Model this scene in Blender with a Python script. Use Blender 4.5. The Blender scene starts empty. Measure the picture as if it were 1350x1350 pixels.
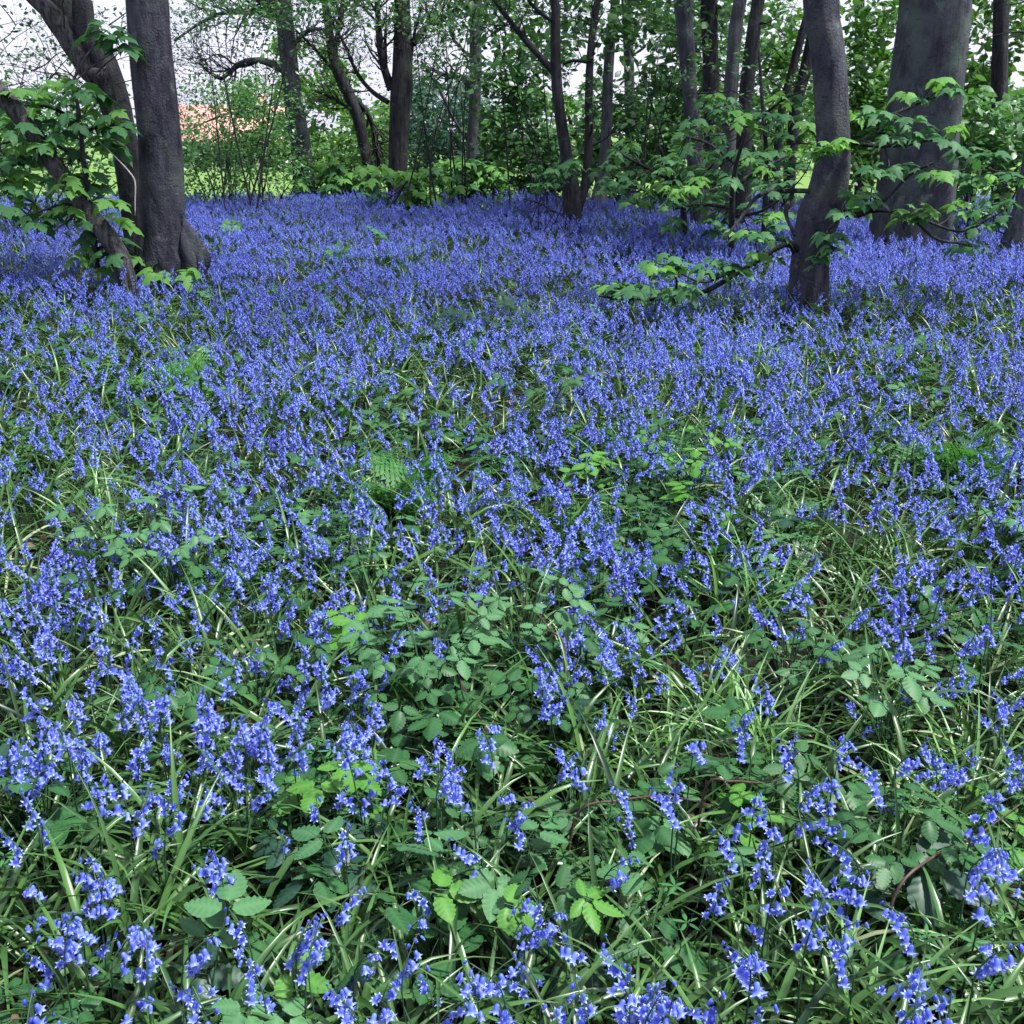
import bpy, math, random
import numpy as np
from mathutils import Vector, Matrix, Euler

random.seed(7)
rng = np.random.default_rng(11)
PI = math.pi
scene = bpy.context.scene
COL = scene.collection

# ------------------------------------------------------------------ camera, sky, sun, exposure
CAM_H = 1.5
PITCH = math.radians(20.0)
HFOV = math.radians(52.0)
cam_d = bpy.data.cameras.new('camera')
cam = bpy.data.objects.new('camera', cam_d)
COL.objects.link(cam)
cam.location = (0, 0, CAM_H)
cam.rotation_euler = (PI / 2 - PITCH, 0, 0)
cam_d.sensor_fit = 'HORIZONTAL'
cam_d.angle = HFOV
cam_d.clip_start = 0.05
cam_d.clip_end = 1500
scene.camera = cam

SUN_EL, SUN_AZ = math.radians(62), math.radians(105)      # azimuth from +Y towards +X
world = bpy.data.worlds.new('World')
scene.world = world
world.use_nodes = True
wn, wl = world.node_tree.nodes, world.node_tree.links
wn.clear()
w_out = wn.new('ShaderNodeOutputWorld')
w_bg = wn.new('ShaderNodeBackground')
w_sky = wn.new('ShaderNodeTexSky')
w_sky.sky_type = 'NISHITA'
w_sky.sun_disc = False
w_sky.sun_elevation = SUN_EL
w_sky.sun_rotation = SUN_AZ
w_sky.dust_density = 3.0
w_sky.air_density = 1.0
w_bg.inputs['Strength'].default_value = 0.05
# thin even cloud veil: the blue of the sky is washed towards pale lavender all round
w_mix = wn.new('ShaderNodeMix')
w_mix.data_type = 'RGBA'
w_mix.inputs[0].default_value = 0.62
w_mix.inputs[7].default_value = (8.8, 8.7, 11.0, 1)
wl.new(w_sky.outputs[0], w_mix.inputs[6])
wl.new(w_mix.outputs[2], w_bg.inputs['Color'])
wl.new(w_bg.outputs[0], w_out.inputs[0])

sun_d = bpy.data.lights.new('sun', 'SUN')
sun_d.energy = 3.0
sun_d.angle = math.radians(5)
sun_d.color = (1.0, 0.985, 0.96)
sun = bpy.data.objects.new('sun', sun_d)
COL.objects.link(sun)
_sd = Vector((math.sin(SUN_AZ) * math.cos(SUN_EL), math.cos(SUN_AZ) * math.cos(SUN_EL), math.sin(SUN_EL)))
sun.rotation_euler = _sd.to_track_quat('Z', 'Y').to_euler()
sun.location = (0, 0, 30)

vs = scene.view_settings
vs.view_transform = 'Standard'
vs.look = 'None'
vs.exposure = 1.68
vs.gamma = 1.0
vs.use_curve_mapping = False
scene.cycles.max_bounces = 5
scene.cycles.diffuse_bounces = 3
scene.cycles.glossy_bounces = 2
scene.cycles.transmission_bounces = 3
scene.cycles.transparent_max_bounces = 4
scene.cycles.use_denoising = True

# ------------------------------------------------------------------ helpers
FPX = 675 / math.tan(HFOV / 2)


def ray(px, py):
    x, y = (px - 675) / FPX, (675 - py) / FPX
    c, s = math.cos(PITCH), math.sin(PITCH)
    return Vector((x, c + y * s, -s + y * c))


def at_z(px, py, z):
    d = ray(px, py)
    t = (z - CAM_H) / d.z
    return Vector((d.x * t, d.y * t, z))


def at_y(px, py, Y):
    d = ray(px, py)
    t = Y / d.y
    return Vector((d.x * t, Y, CAM_H + d.z * t))


def proj(P):
    P = np.asarray(P, float)
    c, s = math.cos(PITCH), math.sin(PITCH)
    z = P[..., 2] - CAM_H
    dep = P[..., 1] * c - z * s
    up = P[..., 1] * s + z * c
    dep = np.where(dep < 0.05, 0.05, dep)
    return 675 + FPX * P[..., 0] / dep, 675 - FPX * up / dep, dep


def tag(o, label=None, cat=None, group=None, kind=None):
    if label:
        o['label'] = label
    if cat:
        o['category'] = cat
    if group:
        o['group'] = group
    if kind:
        o['kind'] = kind
    return o


def empty(name, loc, rz=0.0):
    o = bpy.data.objects.new(name, None)
    COL.objects.link(o)
    o.empty_display_size = 0.1
    o.location = loc
    o.rotation_euler = (0, 0, rz)
    return o


def mesh_np(name, V, F, mats=(), mi=None, smooth=True, tip=None):
    """triangle mesh from numpy arrays"""
    V = np.asarray(V, np.float32).reshape(-1, 3)
    F = np.asarray(F, np.int32).reshape(-1, 3)
    me = bpy.data.meshes.new(name)
    me.vertices.add(len(V))
    me.vertices.foreach_set('co', V.ravel())
    me.loops.add(len(F) * 3)
    me.loops.foreach_set('vertex_index', F.ravel())
    me.polygons.add(len(F))
    me.polygons.foreach_set('loop_start', np.arange(0, len(F) * 3, 3, dtype=np.int32))
    for m in mats:
        me.materials.append(m)
    if mi is not None:
        me.polygons.foreach_set('material_index', np.asarray(mi, np.int32))
    if smooth:
        me.polygons.foreach_set('use_smooth', np.ones(len(F), bool))
    if tip is not None:
        a = me.attributes.new('tip', 'FLOAT', 'POINT')
        a.data.foreach_set('value', np.asarray(tip, np.float32))
    me.update(calc_edges=True)
    return me


def link(name, me, parent=None, M=None):
    o = bpy.data.objects.new(name, me)
    COL.objects.link(o)
    if parent is not None:
        o.parent = parent
    if M is not None:
        o.matrix_basis = M
    return o


class MB:
    """collects triangles into one mesh"""

    def __init__(self):
        self.V, self.F, self.M, self.T, self.n = [], [], [], [], 0

    def add(self, V, F, m=0, tip=None):
        V = np.asarray(V, float).reshape(-1, 3)
        F = np.asarray(F, int).reshape(-1, 3)
        self.V.append(V)
        self.F.append(F + self.n)
        self.M.append(np.full(len(F), m))
        self.T.append(np.zeros(len(V)) if tip is None else np.asarray(tip, float))
        self.n += len(V)

    def mesh(self, name, mats, smooth=True, off=None):
        V = np.concatenate(self.V)
        if off is not None:
            V = V - np.asarray(off, float)
        return mesh_np(name, V, np.concatenate(self.F), mats, np.concatenate(self.M), smooth, np.concatenate(self.T))


def catmull(P, n):
    """resample a polyline (any number of columns) as a smooth curve with n points"""
    P = np.asarray(P, float)
    if len(P) == 2:
        t = np.linspace(0, 1, n)[:, None]
        return P[0] * (1 - t) + P[1] * t
    Q = np.vstack([2 * P[0] - P[1], P, 2 * P[-1] - P[-2]])
    out = []
    for u in np.linspace(0, len(P) - 1, n):
        i = min(int(u), len(P) - 2)
        f = u - i
        a, b, c, d = Q[i], Q[i + 1], Q[i + 2], Q[i + 3]
        out.append(0.5 * (2 * b + (c - a) * f + (2 * a - 5 * b + 4 * c - d) * f * f + (3 * b - a - 3 * c + d) * f ** 3))
    return np.array(out)


def tube(P, R, sides=6, rough=0.0, seed=0, cap=True, flute=0.0):
    P = np.asarray(P, float)
    R = np.asarray(R, float)
    n = len(P)
    T = np.gradient(P, axis=0)
    T /= np.linalg.norm(T, axis=1)[:, None] + 1e-9
    ref = np.array([1.0, 0, 0]) if abs(T[0, 0]) < 0.8 else np.array([0, 1.0, 0])
    A = ref[None] - T * (T @ ref)[:, None]
    A /= np.linalg.norm(A, axis=1)[:, None] + 1e-9
    B = np.cross(T, A)
    th = np.linspace(0, 2 * PI, sides, endpoint=False)
    rr = np.ones((n, sides))
    if rough > 0:
        s = np.concatenate([[0], np.cumsum(np.linalg.norm(np.diff(P, axis=0), axis=1))]) / max(R.mean(), 1e-4)
        rs = np.random.default_rng(seed)
        for k in range(9):
            f1, ph, fz = rs.integers(1, 6), rs.uniform(0, 2 * PI), rs.uniform(0.1, 1.3)
            rr += rough * rs.uniform(0.2, 0.6) * np.sin(th[None] * f1 + ph + s[:, None] * fz * rs.choice([-1, 1]))
    V = P[:, None] + (A[:, None] * np.cos(th)[None, :, None] + B[:, None] * np.sin(th)[None, :, None]) * (R[:, None] * rr)[..., None]
    V = V.reshape(-1, 3)
    i = np.arange(n - 1)[:, None] * sides
    j = np.arange(sides)[None]
    j2 = (j + 1) % sides
    a, b, c, d = i + j, i + j2, i + sides + j2, i + sides + j
    F = np.concatenate([np.stack([a, b, c], -1).reshape(-1, 3), np.stack([a, c, d], -1).reshape(-1, 3)])
    if cap:
        V = np.vstack([V, P[-1] + T[-1] * R[-1] * 0.5])
        e = len(V) - 1
        base = (n - 1) * sides
        F = np.vstack([F, np.stack([base + np.arange(sides), base + (np.arange(sides) + 1) % sides, np.full(sides, e)], -1)])
    return V, F


def frames(D, U):
    """rotation matrices (n,3,3) with columns x, y=D, z~U"""
    D = D / (np.linalg.norm(D, axis=1)[:, None] + 1e-9)
    X = np.cross(D, U)
    X /= np.linalg.norm(X, axis=1)[:, None] + 1e-9
    Z = np.cross(X, D)
    return np.stack([X, D, Z], -1)


def stamp(tv, tf, P, D, U, S):
    """copies of one leaf template"""
    P, D, U, S = (np.asarray(a, float) for a in (P, D, U, S))
    M = frames(D, U)
    V = np.einsum('nij,kj->nki', M, tv) * S[:, None, None] + P[:, None]
    F = tf[None] + (np.arange(len(P)) * len(tv))[:, None, None]
    return V.reshape(-1, 3), F.reshape(-1, 3)


def noise2(x, y, seed, cell):
    """smooth value noise on the ground, 0..1"""
    r = np.random.default_rng(seed).random((64, 64))
    u, v = np.asarray(x) / cell, np.asarray(y) / cell
    i, j = np.floor(u).astype(int), np.floor(v).astype(int)
    fu, fv = u - i, v - j
    fu, fv = fu * fu * (3 - 2 * fu), fv * fv * (3 - 2 * fv)
    g = lambda a, b: r[a % 64, b % 64]
    return (g(i, j) * (1 - fu) + g(i + 1, j) * fu) * (1 - fv) + (g(i, j + 1) * (1 - fu) + g(i + 1, j + 1) * fu) * fv


# ------------------------------------------------------------------ materials
def nodes(name):
    m = bpy.data.materials.new(name)
    m.use_nodes = True
    nt = m.node_tree
    nt.nodes.clear()
    out = nt.nodes.new('ShaderNodeOutputMaterial')
    return m, nt, out


def N(nt, kind, **kw):
    n = nt.nodes.new(kind)
    for k, v in kw.items():
        setattr(n, k, v)
    return n


def mixc(nt, f, a, b, blend='MIX'):
    n = N(nt, 'ShaderNodeMix', data_type='RGBA', blend_type=blend)
    for s, v in ((0, f), (6, a), (7, b)):
        if hasattr(v, 'is_linked'):
            nt.links.new(v, n.inputs[s])
        else:
            n.inputs[s].default_value = v if s == 0 else (*v[:3], 1)
    return n.outputs[2]


def leaf_mat(name, dark, light, trans=0.3, rough=0.45, spec=0.35, nscale=14.0, tcol=None, vein=0.0):
    dark, light = [(c[0] * 0.8, c[1], c[2] * 1.25) for c in (dark, light)]
    m, nt, out = nodes(name)
    info = N(nt, 'ShaderNodeObjectInfo')
    geo = N(nt, 'ShaderNodeNewGeometry')
    tc = N(nt, 'ShaderNodeTexCoord')
    no = N(nt, 'ShaderNodeTexNoise')
    no.inputs['Scale'].default_value = nscale
    no.inputs['Detail'].default_value = 3
    nt.links.new(tc.outputs['Object'], no.inputs['Vector'])
    ma = N(nt, 'ShaderNodeMath', operation='MULTIPLY_ADD')
    nt.links.new(geo.outputs['Random Per Island'], ma.inputs[0])
    ma.inputs[1].default_value = 0.55
    m2 = N(nt, 'ShaderNodeMath', operation='MULTIPLY')
    nt.links.new(info.outputs['Random'], m2.inputs[0])
    m2.inputs[1].default_value = 0.45
    nt.links.new(m2.outputs[0], ma.inputs[2])
    m3 = N(nt, 'ShaderNodeMath', operation='MULTIPLY_ADD', use_clamp=True)
    nt.links.new(no.outputs['Fac'], m3.inputs[0])
    m3.inputs[1].default_value = 0.5
    m4 = N(nt, 'ShaderNodeMath', operation='SUBTRACT')
    nt.links.new(ma.outputs[0], m4.inputs[0])
    m4.inputs[1].default_value = 0.22
    nt.links.new(m4.outputs[0], m3.inputs[2])
    c = mixc(nt, m3.outputs[0], dark, light)
    if vein:
        at = N(nt, 'ShaderNodeAttribute', attribute_name='tip')
        vm = N(nt, 'ShaderNodeMath', operation='MULTIPLY')
        nt.links.new(at.outputs['Fac'], vm.inputs[0])
        vm.inputs[1].default_value = vein
        c = mixc(nt, vm.outputs[0], c, tuple(min(0.7, 1.4 * v + 0.015) for v in light))
    p = N(nt, 'ShaderNodeBsdfPrincipled')
    nt.links.new(c, p.inputs['Base Color'])
    p.inputs['Roughness'].default_value = rough
    p.inputs['Specular IOR Level'].default_value = spec
    t = N(nt, 'ShaderNodeBsdfTranslucent')
    tc2 = mixc(nt, 1.0, c, tcol or (1.15, 1.2, 0.6), 'MULTIPLY')
    nt.links.new(tc2, t.inputs['Color'])
    mx = N(nt, 'ShaderNodeMixShader')
    mx.inputs[0].default_value = trans
    nt.links.new(p.outputs[0], mx.inputs[1])
    nt.links.new(t.outputs[0], mx.inputs[2])
    nt.links.new(mx.outputs[0], out.inputs[0])
    return m


def petal_mat(name, deep, pale, tipc):
    m, nt, out = nodes(name)
    info = N(nt, 'ShaderNodeObjectInfo')
    geo = N(nt, 'ShaderNodeNewGeometry')
    at = N(nt, 'ShaderNodeAttribute', attribute_name='tip')
    ma = N(nt, 'ShaderNodeMath', operation='MULTIPLY_ADD')
    nt.links.new(geo.outputs['Random Per Island'], ma.inputs[0])
    ma.inputs[1].default_value = 0.5
    m2 = N(nt, 'ShaderNodeMath', operation='MULTIPLY')
    nt.links.new(info.outputs['Random'], m2.inputs[0])
    m2.inputs[1].default_value = 0.5
    nt.links.new(m2.outputs[0], ma.inputs[2])
    c = mixc(nt, ma.outputs[0], deep, pale)
    c = mixc(nt, at.outputs['Fac'], c, tipc)
    p = N(nt, 'ShaderNodeBsdfPrincipled')
    nt.links.new(c, p.inputs['Base Color'])
    p.inputs['Roughness'].default_value = 0.4
    p.inputs['Specular IOR Level'].default_value = 0.4
    t = N(nt, 'ShaderNodeBsdfTranslucent')
    nt.links.new(c, t.inputs['Color'])
    mx = N(nt, 'ShaderNodeMixShader')
    mx.inputs[0].default_value = 0.3
    nt.links.new(p.outputs[0], mx.inputs[1])
    nt.links.new(t.outputs[0], mx.inputs[2])
    nt.links.new(mx.outputs[0], out.inputs[0])
    return m


def bark_mat(name, dark, light, moss, moss_amt=0.5, scale=9.0, bump=0.5, stretch=0.35):
    m, nt, out = nodes(name)
    tc = N(nt, 'ShaderNodeTexCoord')
    mp = N(nt, 'ShaderNodeMapping')
    mp.inputs['Scale'].default_value = (1, 1, stretch)
    nt.links.new(tc.outputs['Object'], mp.inputs[0])
    n1 = N(nt, 'ShaderNodeTexNoise')
    n1.inputs['Scale'].default_value = scale
    n1.inputs['Detail'].default_value = 8
    n1.inputs['Roughness'].default_value = 0.65
    nt.links.new(mp.outputs[0], n1.inputs['Vector'])
    n2 = N(nt, 'ShaderNodeTexNoise')
    n2.inputs['Scale'].default_value = 2.2
    n2.inputs['Detail'].default_value = 6
    nt.links.new(tc.outputs['Object'], n2.inputs['Vector'])
    n3 = N(nt, 'ShaderNodeTexNoise')
    n3.inputs['Scale'].default_value = 60
    n3.inputs['Detail'].default_value = 4
    nt.links.new(tc.outputs['Object'], n3.inputs['Vector'])
    r1 = N(nt, 'ShaderNodeValToRGB')
    r1.color_ramp.elements[0].position = 0.38
    r1.color_ramp.elements[1].position = 0.66
    r1.color_ramp.elements[0].color = (*dark, 1)
    r1.color_ramp.elements[1].color = (*light, 1)
    nt.links.new(n1.outputs['Fac'], r1.inputs[0])
    r2 = N(nt, 'ShaderNodeValToRGB')
    r2.color_ramp.elements[0].position = 0.5
    r2.color_ramp.elements[1].position = 0.68
    nt.links.new(n2.outputs['Fac'], r2.inputs[0])
    k = N(nt, 'ShaderNodeMath', operation='MULTIPLY')
    nt.links.new(r2.outputs[0], k.inputs[0])
    k.inputs[1].default_value = moss_amt
    c = mixc(nt, k.outputs[0], r1.outputs[0], moss)
    sp = N(nt, 'ShaderNodeValToRGB')
    sp.color_ramp.elements[0].position = 0.66
    sp.color_ramp.elements[1].position = 0.74
    sp.color_ramp.elements[1].color = (0.5, 0.5, 0.5, 1)
    nt.links.new(n3.outputs['Fac'], sp.inputs[0])
    c = mixc(nt, sp.outputs[0], c, tuple(1.5 * a + 0.02 for a in light))
    # pale crusts of lichen and short dark cross-cracks
    n4 = N(nt, 'ShaderNodeTexNoise')
    n4.inputs['Scale'].default_value = 5.5
    n4.inputs['Detail'].default_value = 9
    n4.inputs['Roughness'].default_value = 0.72
    nt.links.new(tc.outputs['Object'], n4.inputs['Vector'])
    r4 = N(nt, 'ShaderNodeValToRGB')
    r4.color_ramp.elements[0].position = 0.57
    r4.color_ramp.elements[1].position = 0.64
    r4.color_ramp.elements[1].color = (0.65, 0.65, 0.65, 1)
    nt.links.new(n4.outputs['Fac'], r4.inputs[0])
    c = mixc(nt, r4.outputs[0], c, tuple(1.35 * a + 0.01 for a in moss))
    mp5 = N(nt, 'ShaderNodeMapping')
    mp5.inputs['Scale'].default_value = (1, 1, 5)
    nt.links.new(tc.outputs['Object'], mp5.inputs[0])
    n5 = N(nt, 'ShaderNodeTexNoise')
    n5.inputs['Scale'].default_value = 9
    n5.inputs['Detail'].default_value = 5
    nt.links.new(mp5.outputs[0], n5.inputs['Vector'])
    r5 = N(nt, 'ShaderNodeValToRGB')
    r5.color_ramp.elements[0].position = 0.62
    r5.color_ramp.elements[1].position = 0.7
    r5.color_ramp.elements[1].color = (0.75, 0.75, 0.75, 1)
    nt.links.new(n5.outputs['Fac'], r5.inputs[0])
    c = mixc(nt, r5.outputs[0], c, tuple(0.6 * a for a in dark))
    p = N(nt, 'ShaderNodeBsdfPrincipled')
    nt.links.new(c, p.inputs['Base Color'])
    p.inputs['Roughness'].default_value = 0.8
    p.inputs['Specular IOR Level'].default_value = 0.25
    ad = N(nt, 'ShaderNodeMath', operation='MULTIPLY_ADD')
    nt.links.new(n3.outputs['Fac'], ad.inputs[0])
    ad.inputs[1].default_value = 0.25
    nt.links.new(n1.outputs['Fac'], ad.inputs[2])
    b = N(nt, 'ShaderNodeBump')
    b.inputs['Strength'].default_value = bump
    b.inputs['Distance'].default_value = 0.045
    nt.links.new(ad.outputs[0], b.inputs['Height'])
    nt.links.new(b.outputs[0], p.inputs['Normal'])
    nt.links.new(p.outputs[0], out.inputs[0])
    return m


def noise_mat(name, stops, scale=5.0, rough=0.9, bump=0.0, detail=8, spec=0.2):
    m, nt, out = nodes(name)
    tc = N(nt, 'ShaderNodeTexCoord')
    n1 = N(nt, 'ShaderNodeTexNoise')
    n1.inputs['Scale'].default_value = scale
    n1.inputs['Detail'].default_value = detail
    n1.inputs['Roughness'].default_value = 0.7
    nt.links.new(tc.outputs['Object'], n1.inputs['Vector'])
    r = N(nt, 'ShaderNodeValToRGB')
    els = r.color_ramp.elements
    els[0].position, els[0].color = stops[0][0], (*stops[0][1], 1)
    els[1].position, els[1].color = stops[-1][0], (*stops[-1][1], 1)
    for p_, c_ in stops[1:-1]:
        e = els.new(p_)
        e.color = (*c_, 1)
    nt.links.new(n1.outputs['Fac'], r.inputs[0])
    p = N(nt, 'ShaderNodeBsdfPrincipled')
    nt.links.new(r.outputs[0], p.inputs['Base Color'])
    p.inputs['Roughness'].default_value = rough
    p.inputs['Specular IOR Level'].default_value = spec
    if bump:
        b = N(nt, 'ShaderNodeBump')
        b.inputs['Strength'].default_value = bump
        b.inputs['Distance'].default_value = 0.02
        nt.links.new(n1.outputs['Fac'], b.inputs['Height'])
        nt.links.new(b.outputs[0], p.inputs['Normal'])
    nt.links.new(p.outputs[0], out.inputs[0])
    return m


M_petal = petal_mat('bluebell_petal', (0.02, 0.022, 0.46), (0.185, 0.275, 0.95), (0.44, 0.53, 0.97))
M_stem = leaf_mat('flower_stem', (0.012, 0.028, 0.018), (0.045, 0.09, 0.03), 0.1, 0.5)
M_strap = leaf_mat('strap_leaf', (0.003, 0.016, 0.006), (0.085, 0.165, 0.03), 0.16, 0.33, 0.4, 6)
M_straw = leaf_mat('straw_leaf', (0.16, 0.17, 0.06), (0.36, 0.35, 0.16), 0.2, 0.5, 0.3)
M_bram = leaf_mat('bramble_leaf', (0.01, 0.04, 0.012), (0.04, 0.11, 0.026), 0.25, 0.45, 0.22, 30, vein=0.4)
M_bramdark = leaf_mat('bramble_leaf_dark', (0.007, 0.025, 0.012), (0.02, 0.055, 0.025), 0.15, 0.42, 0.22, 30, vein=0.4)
M_brambright = leaf_mat('bramble_leaf_bright', (0.045, 0.13, 0.014), (0.1, 0.22, 0.03), 0.32, 0.45, 0.22, 30, vein=0.4)
M_bramgrey = leaf_mat('bramble_leaf_pale', (0.02, 0.075, 0.022), (0.085, 0.175, 0.055), 0.25, 0.5, 0.25, 30, vein=0.4)
M_fern = leaf_mat('fern_frond', (0.03, 0.11, 0.02), (0.08, 0.21, 0.04), 0.35, 0.5, 0.3)
M_fernbright = leaf_mat('fern_frond_bright', (0.08, 0.22, 0.03), (0.16, 0.34, 0.07), 0.4, 0.5, 0.3)
M_cleaver = leaf_mat('cleavers_leaf', (0.04, 0.12, 0.03), (0.1, 0.24, 0.06), 0.35, 0.5, 0.3)
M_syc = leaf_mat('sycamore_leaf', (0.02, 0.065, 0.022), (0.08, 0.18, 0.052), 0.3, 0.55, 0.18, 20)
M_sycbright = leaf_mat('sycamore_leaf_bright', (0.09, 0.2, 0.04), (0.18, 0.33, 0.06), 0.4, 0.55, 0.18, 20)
M_wood1 = leaf_mat('woodland_leaf', (0.014, 0.055, 0.016), (0.115, 0.235, 0.055), 0.35, 0.4, 0.45)
M_wood2 = leaf_mat('woodland_leaf_light', (0.04, 0.1, 0.016), (0.15, 0.28, 0.05), 0.42, 0.42, 0.4)
M_wood3 = leaf_mat('woodland_leaf_blue', (0.02, 0.06, 0.035), (0.055, 0.12, 0.07), 0.25, 0.45, 0.4)
M_young = leaf_mat('young_leaf', (0.03, 0.07, 0.02), (0.08, 0.14, 0.035), 0.4, 0.45, 0.35)
M_bark = bark_mat('smooth_bark', (0.011, 0.012, 0.021), (0.058, 0.059, 0.078), (0.078, 0.092, 0.085), 0.8, 13, 1.0, 0.28)
M_barkbig = bark_mat('beech_bark', (0.02, 0.024, 0.031), (0.06, 0.067, 0.075), (0.066, 0.095, 0.08), 0.9, 9, 0.9, 0.35)
M_barkold = bark_mat('fissured_bark', (0.006, 0.006, 0.009), (0.12, 0.115, 0.125), (0.06, 0.07, 0.055), 0.3, 26, 1.0, 0.1)
M_barkdark = bark_mat('dark_bark', (0.006, 0.007, 0.009), (0.032, 0.033, 0.04), (0.035, 0.04, 0.036), 0.4, 16, 0.9, 0.2)
M_barklight = bark_mat('grey_bark', (0.03, 0.035, 0.042), (0.11, 0.12, 0.13), (0.055, 0.07, 0.06), 0.6, 14, 0.8, 0.3)
M_twig = noise_mat('twig_bark', [(0.3, (0.012, 0.011, 0.015)), (0.7, (0.04, 0.036, 0.04))], 20)
M_soil = noise_mat('leaf_litter', [(0.3, (0.004, 0.004, 0.003)), (0.5, (0.009, 0.008, 0.006)), (0.72, (0.025, 0.02, 0.013))], 30, 0.95, 0.8)
M_lawn = noise_mat('mown_grass', [(0.3, (0.07, 0.15, 0.03)), (0.7, (0.15, 0.25, 0.055))], 3, 0.8, 0.3)

# ------------------------------------------------------------------ leaf templates
def fan(outline, centre, drop=0.0, fold=0.0):
    o = np.array(outline, float)
    V = np.vstack([[*centre], o])
    z = -drop * (V[:, 1] ** 2) - fold * np.abs(V[:, 0])
    V = np.column_stack([V, z])
    n = len(o)
    F = np.array([[0, 1 + i, 1 + (i + 1) % n] for i in range(n)])
    return V, F


def syc_template(drop=0.25, fold=0.22):
    h = [(0.05, 0.0), (0.2, -0.08), (0.40, -0.06), (0.33, 0.08), (0.30, 0.16), (0.42, 0.22), (0.56, 0.42), (0.38, 0.42),
         (0.22, 0.47), (0.27, 0.62), (0.2, 0.72), (0.09, 0.85)]
    out = h + [(0, 1.0)] + [(-x, y) for x, y in reversed(h)]
    V, F = fan([(x, y) for x, y in out], (0, 0.28), drop, fold)
    V[0, 2] += 0.05
    # sink the sinuses' ribs a little so the five lobes read
    for i in (2, 3, 7, 13, 19, 23, 24):
        if i < len(V):
            V[i, 2] -= 0.05
    return V, F


def leaflet_template(L=1.0, W=0.62, rows=14, pleat=0.02, fold=0.12, drop=0.18):
    """toothed leaflet: chevron rows, every other one a raised side vein; T marks the veins"""
    V, F, T = [], [], []
    for i in range(rows + 1):
        t = i / rows
        w = W * 0.5 * (math.sin(PI * t ** 0.7) ** 0.85 * (1.14 - 0.36 * t) if 0 < t < 1 else 0.01)
        vein = i % 2
        saw = 1.10 if vein else 0.93
        z0 = -drop * t * t
        for sx in (-1, -0.5, 0, 0.5, 1):
            a = abs(sx)
            V.append((sx * w * (saw if a == 1 else 1), L * (t + 0.13 * a * math.sin(PI * t) * 0.9), z0 - a * w * fold * 2 + (pleat if vein else -pleat) * a - (0.015 if a == 0 else 0)))
            T.append(1.0 if a == 0 else (0.75 if vein else 0.0) * (1 - 0.3 * a))
    for i in range(rows):
        for j in range(4):
            a = i * 5 + j
            F += [(a, a + 1, a + 6), (a, a + 6, a + 5)]
    global LTIP
    LTIP = np.array(T)
    return np.array(V), np.array(F)


def simple_leaf(fold=0.15, drop=0.15):
    V = np.array([(0, 0, 0), (0.26, 0.35, -fold * 0.26), (0.2, 0.7, -fold * 0.2 - drop * 0.5), (0, 1, -drop), (-0.2, 0.7, -fold * 0.2 - drop * 0.5),
                  (-0.26, 0.35, -fold * 0.26), (0, 0.5, -drop * 0.25 + 0.02)], float)
    F = np.array([(0, 1, 6), (1, 2, 6), (2, 3, 6), (3, 4, 6), (4, 5, 6), (5, 0, 6)])
    return V, F


def strap_verts(L, w, lean, curl, twist=0.0, n=7):
    """one arching bluebell leaf leaving the ground towards +X"""
    P = [np.zeros(3)]
    ang = lean
    for i in range(n):
        ang += curl / n * (0.5 + i / n)
        P.append(P[-1] + np.array([math.sin(ang), 0, math.cos(ang)]) * L / n)
    P = np.array(P)
    T = np.gradient(P, axis=0)
    T /= np.linalg.norm(T, axis=1)[:, None]
    nrm = np.stack([-T[:, 2], T[:, 1], T[:, 0]], -1)
    V = []
    for i in range(n + 1):
        t = i / n
        ww = w * 0.5 * (0.75 + 0.5 * t if t < 0.5 else 1.0) * (1 - max(0, t - 0.55) / 0.45 * 0.92)
        tw = twist * t
        side = np.array([0, math.cos(tw), 0]) + nrm[i] * math.sin(tw)
        V += [P[i] + side * ww + nrm[i] * ww * 0.5, P[i], P[i] - side * ww + nrm[i] * ww * 0.5]
    F = []
    for i in range(n):
        for j in range(2):
            a = i * 3 + j
            F += [(a, a + 1, a + 4), (a, a + 4, a + 3)]
    return np.array(V), np.array(F)


SYC = [syc_template(d, f) for d, f in ((0.15, 0.15), (0.35, 0.25), (0.5, 0.35))]
LEAFLET = [leaflet_template(fold=f, drop=d, W=w) for f, d, w in ((0.1, 0.12, 0.62), (0.2, 0.3, 0.7), (0.05, 0.05, 0.56))]
SMALL = simple_leaf()

# ------------------------------------------------------------------ the ground
def sheet(name, x0, x1, y0, y1, nx, ny, zf, mat):
    X, Y = np.meshgrid(np.linspace(x0, x1, nx), np.linspace(y0, y1, ny))
    Z = zf(X, Y)
    V = np.stack([X, Y, Z], -1).reshape(-1, 3)
    i = np.arange(ny - 1)[:, None] * nx + np.arange(nx - 1)[None]
    F = np.concatenate([np.stack([i, i + 1, i + nx + 1], -1).reshape(-1, 3), np.stack([i, i + nx + 1, i + nx], -1).reshape(-1, 3)])
    o = link(name, mesh_np(name, V, F, [mat]))
    tag(o, kind='structure')
    return o


FAR_Y = at_z(675, 256, 0.28).y            # far edge of the bluebells
def gz(x, y):
    return (noise2(x + 50, y + 50, 3, 1.3) - 0.5) * 0.06 * np.clip(y, 0, 3) / 3


sheet('woodland_floor', -26, 26, -6, FAR_Y + 2.5, 180, 130, gz, M_soil)
def lawn_z(X, Y):
    return -0.02 - np.clip(Y - 48, 0, 40) / 40 * 3.2
sheet('lawn', -400, 400, FAR_Y + 1.2, 900, 60, 220, lawn_z, M_lawn)

# ------------------------------------------------------------------ branches and leaves
def perp(d):
    v = np.cross(d, rng.normal(size=3))
    return v / (np.linalg.norm(v) + 1e-9)


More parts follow.
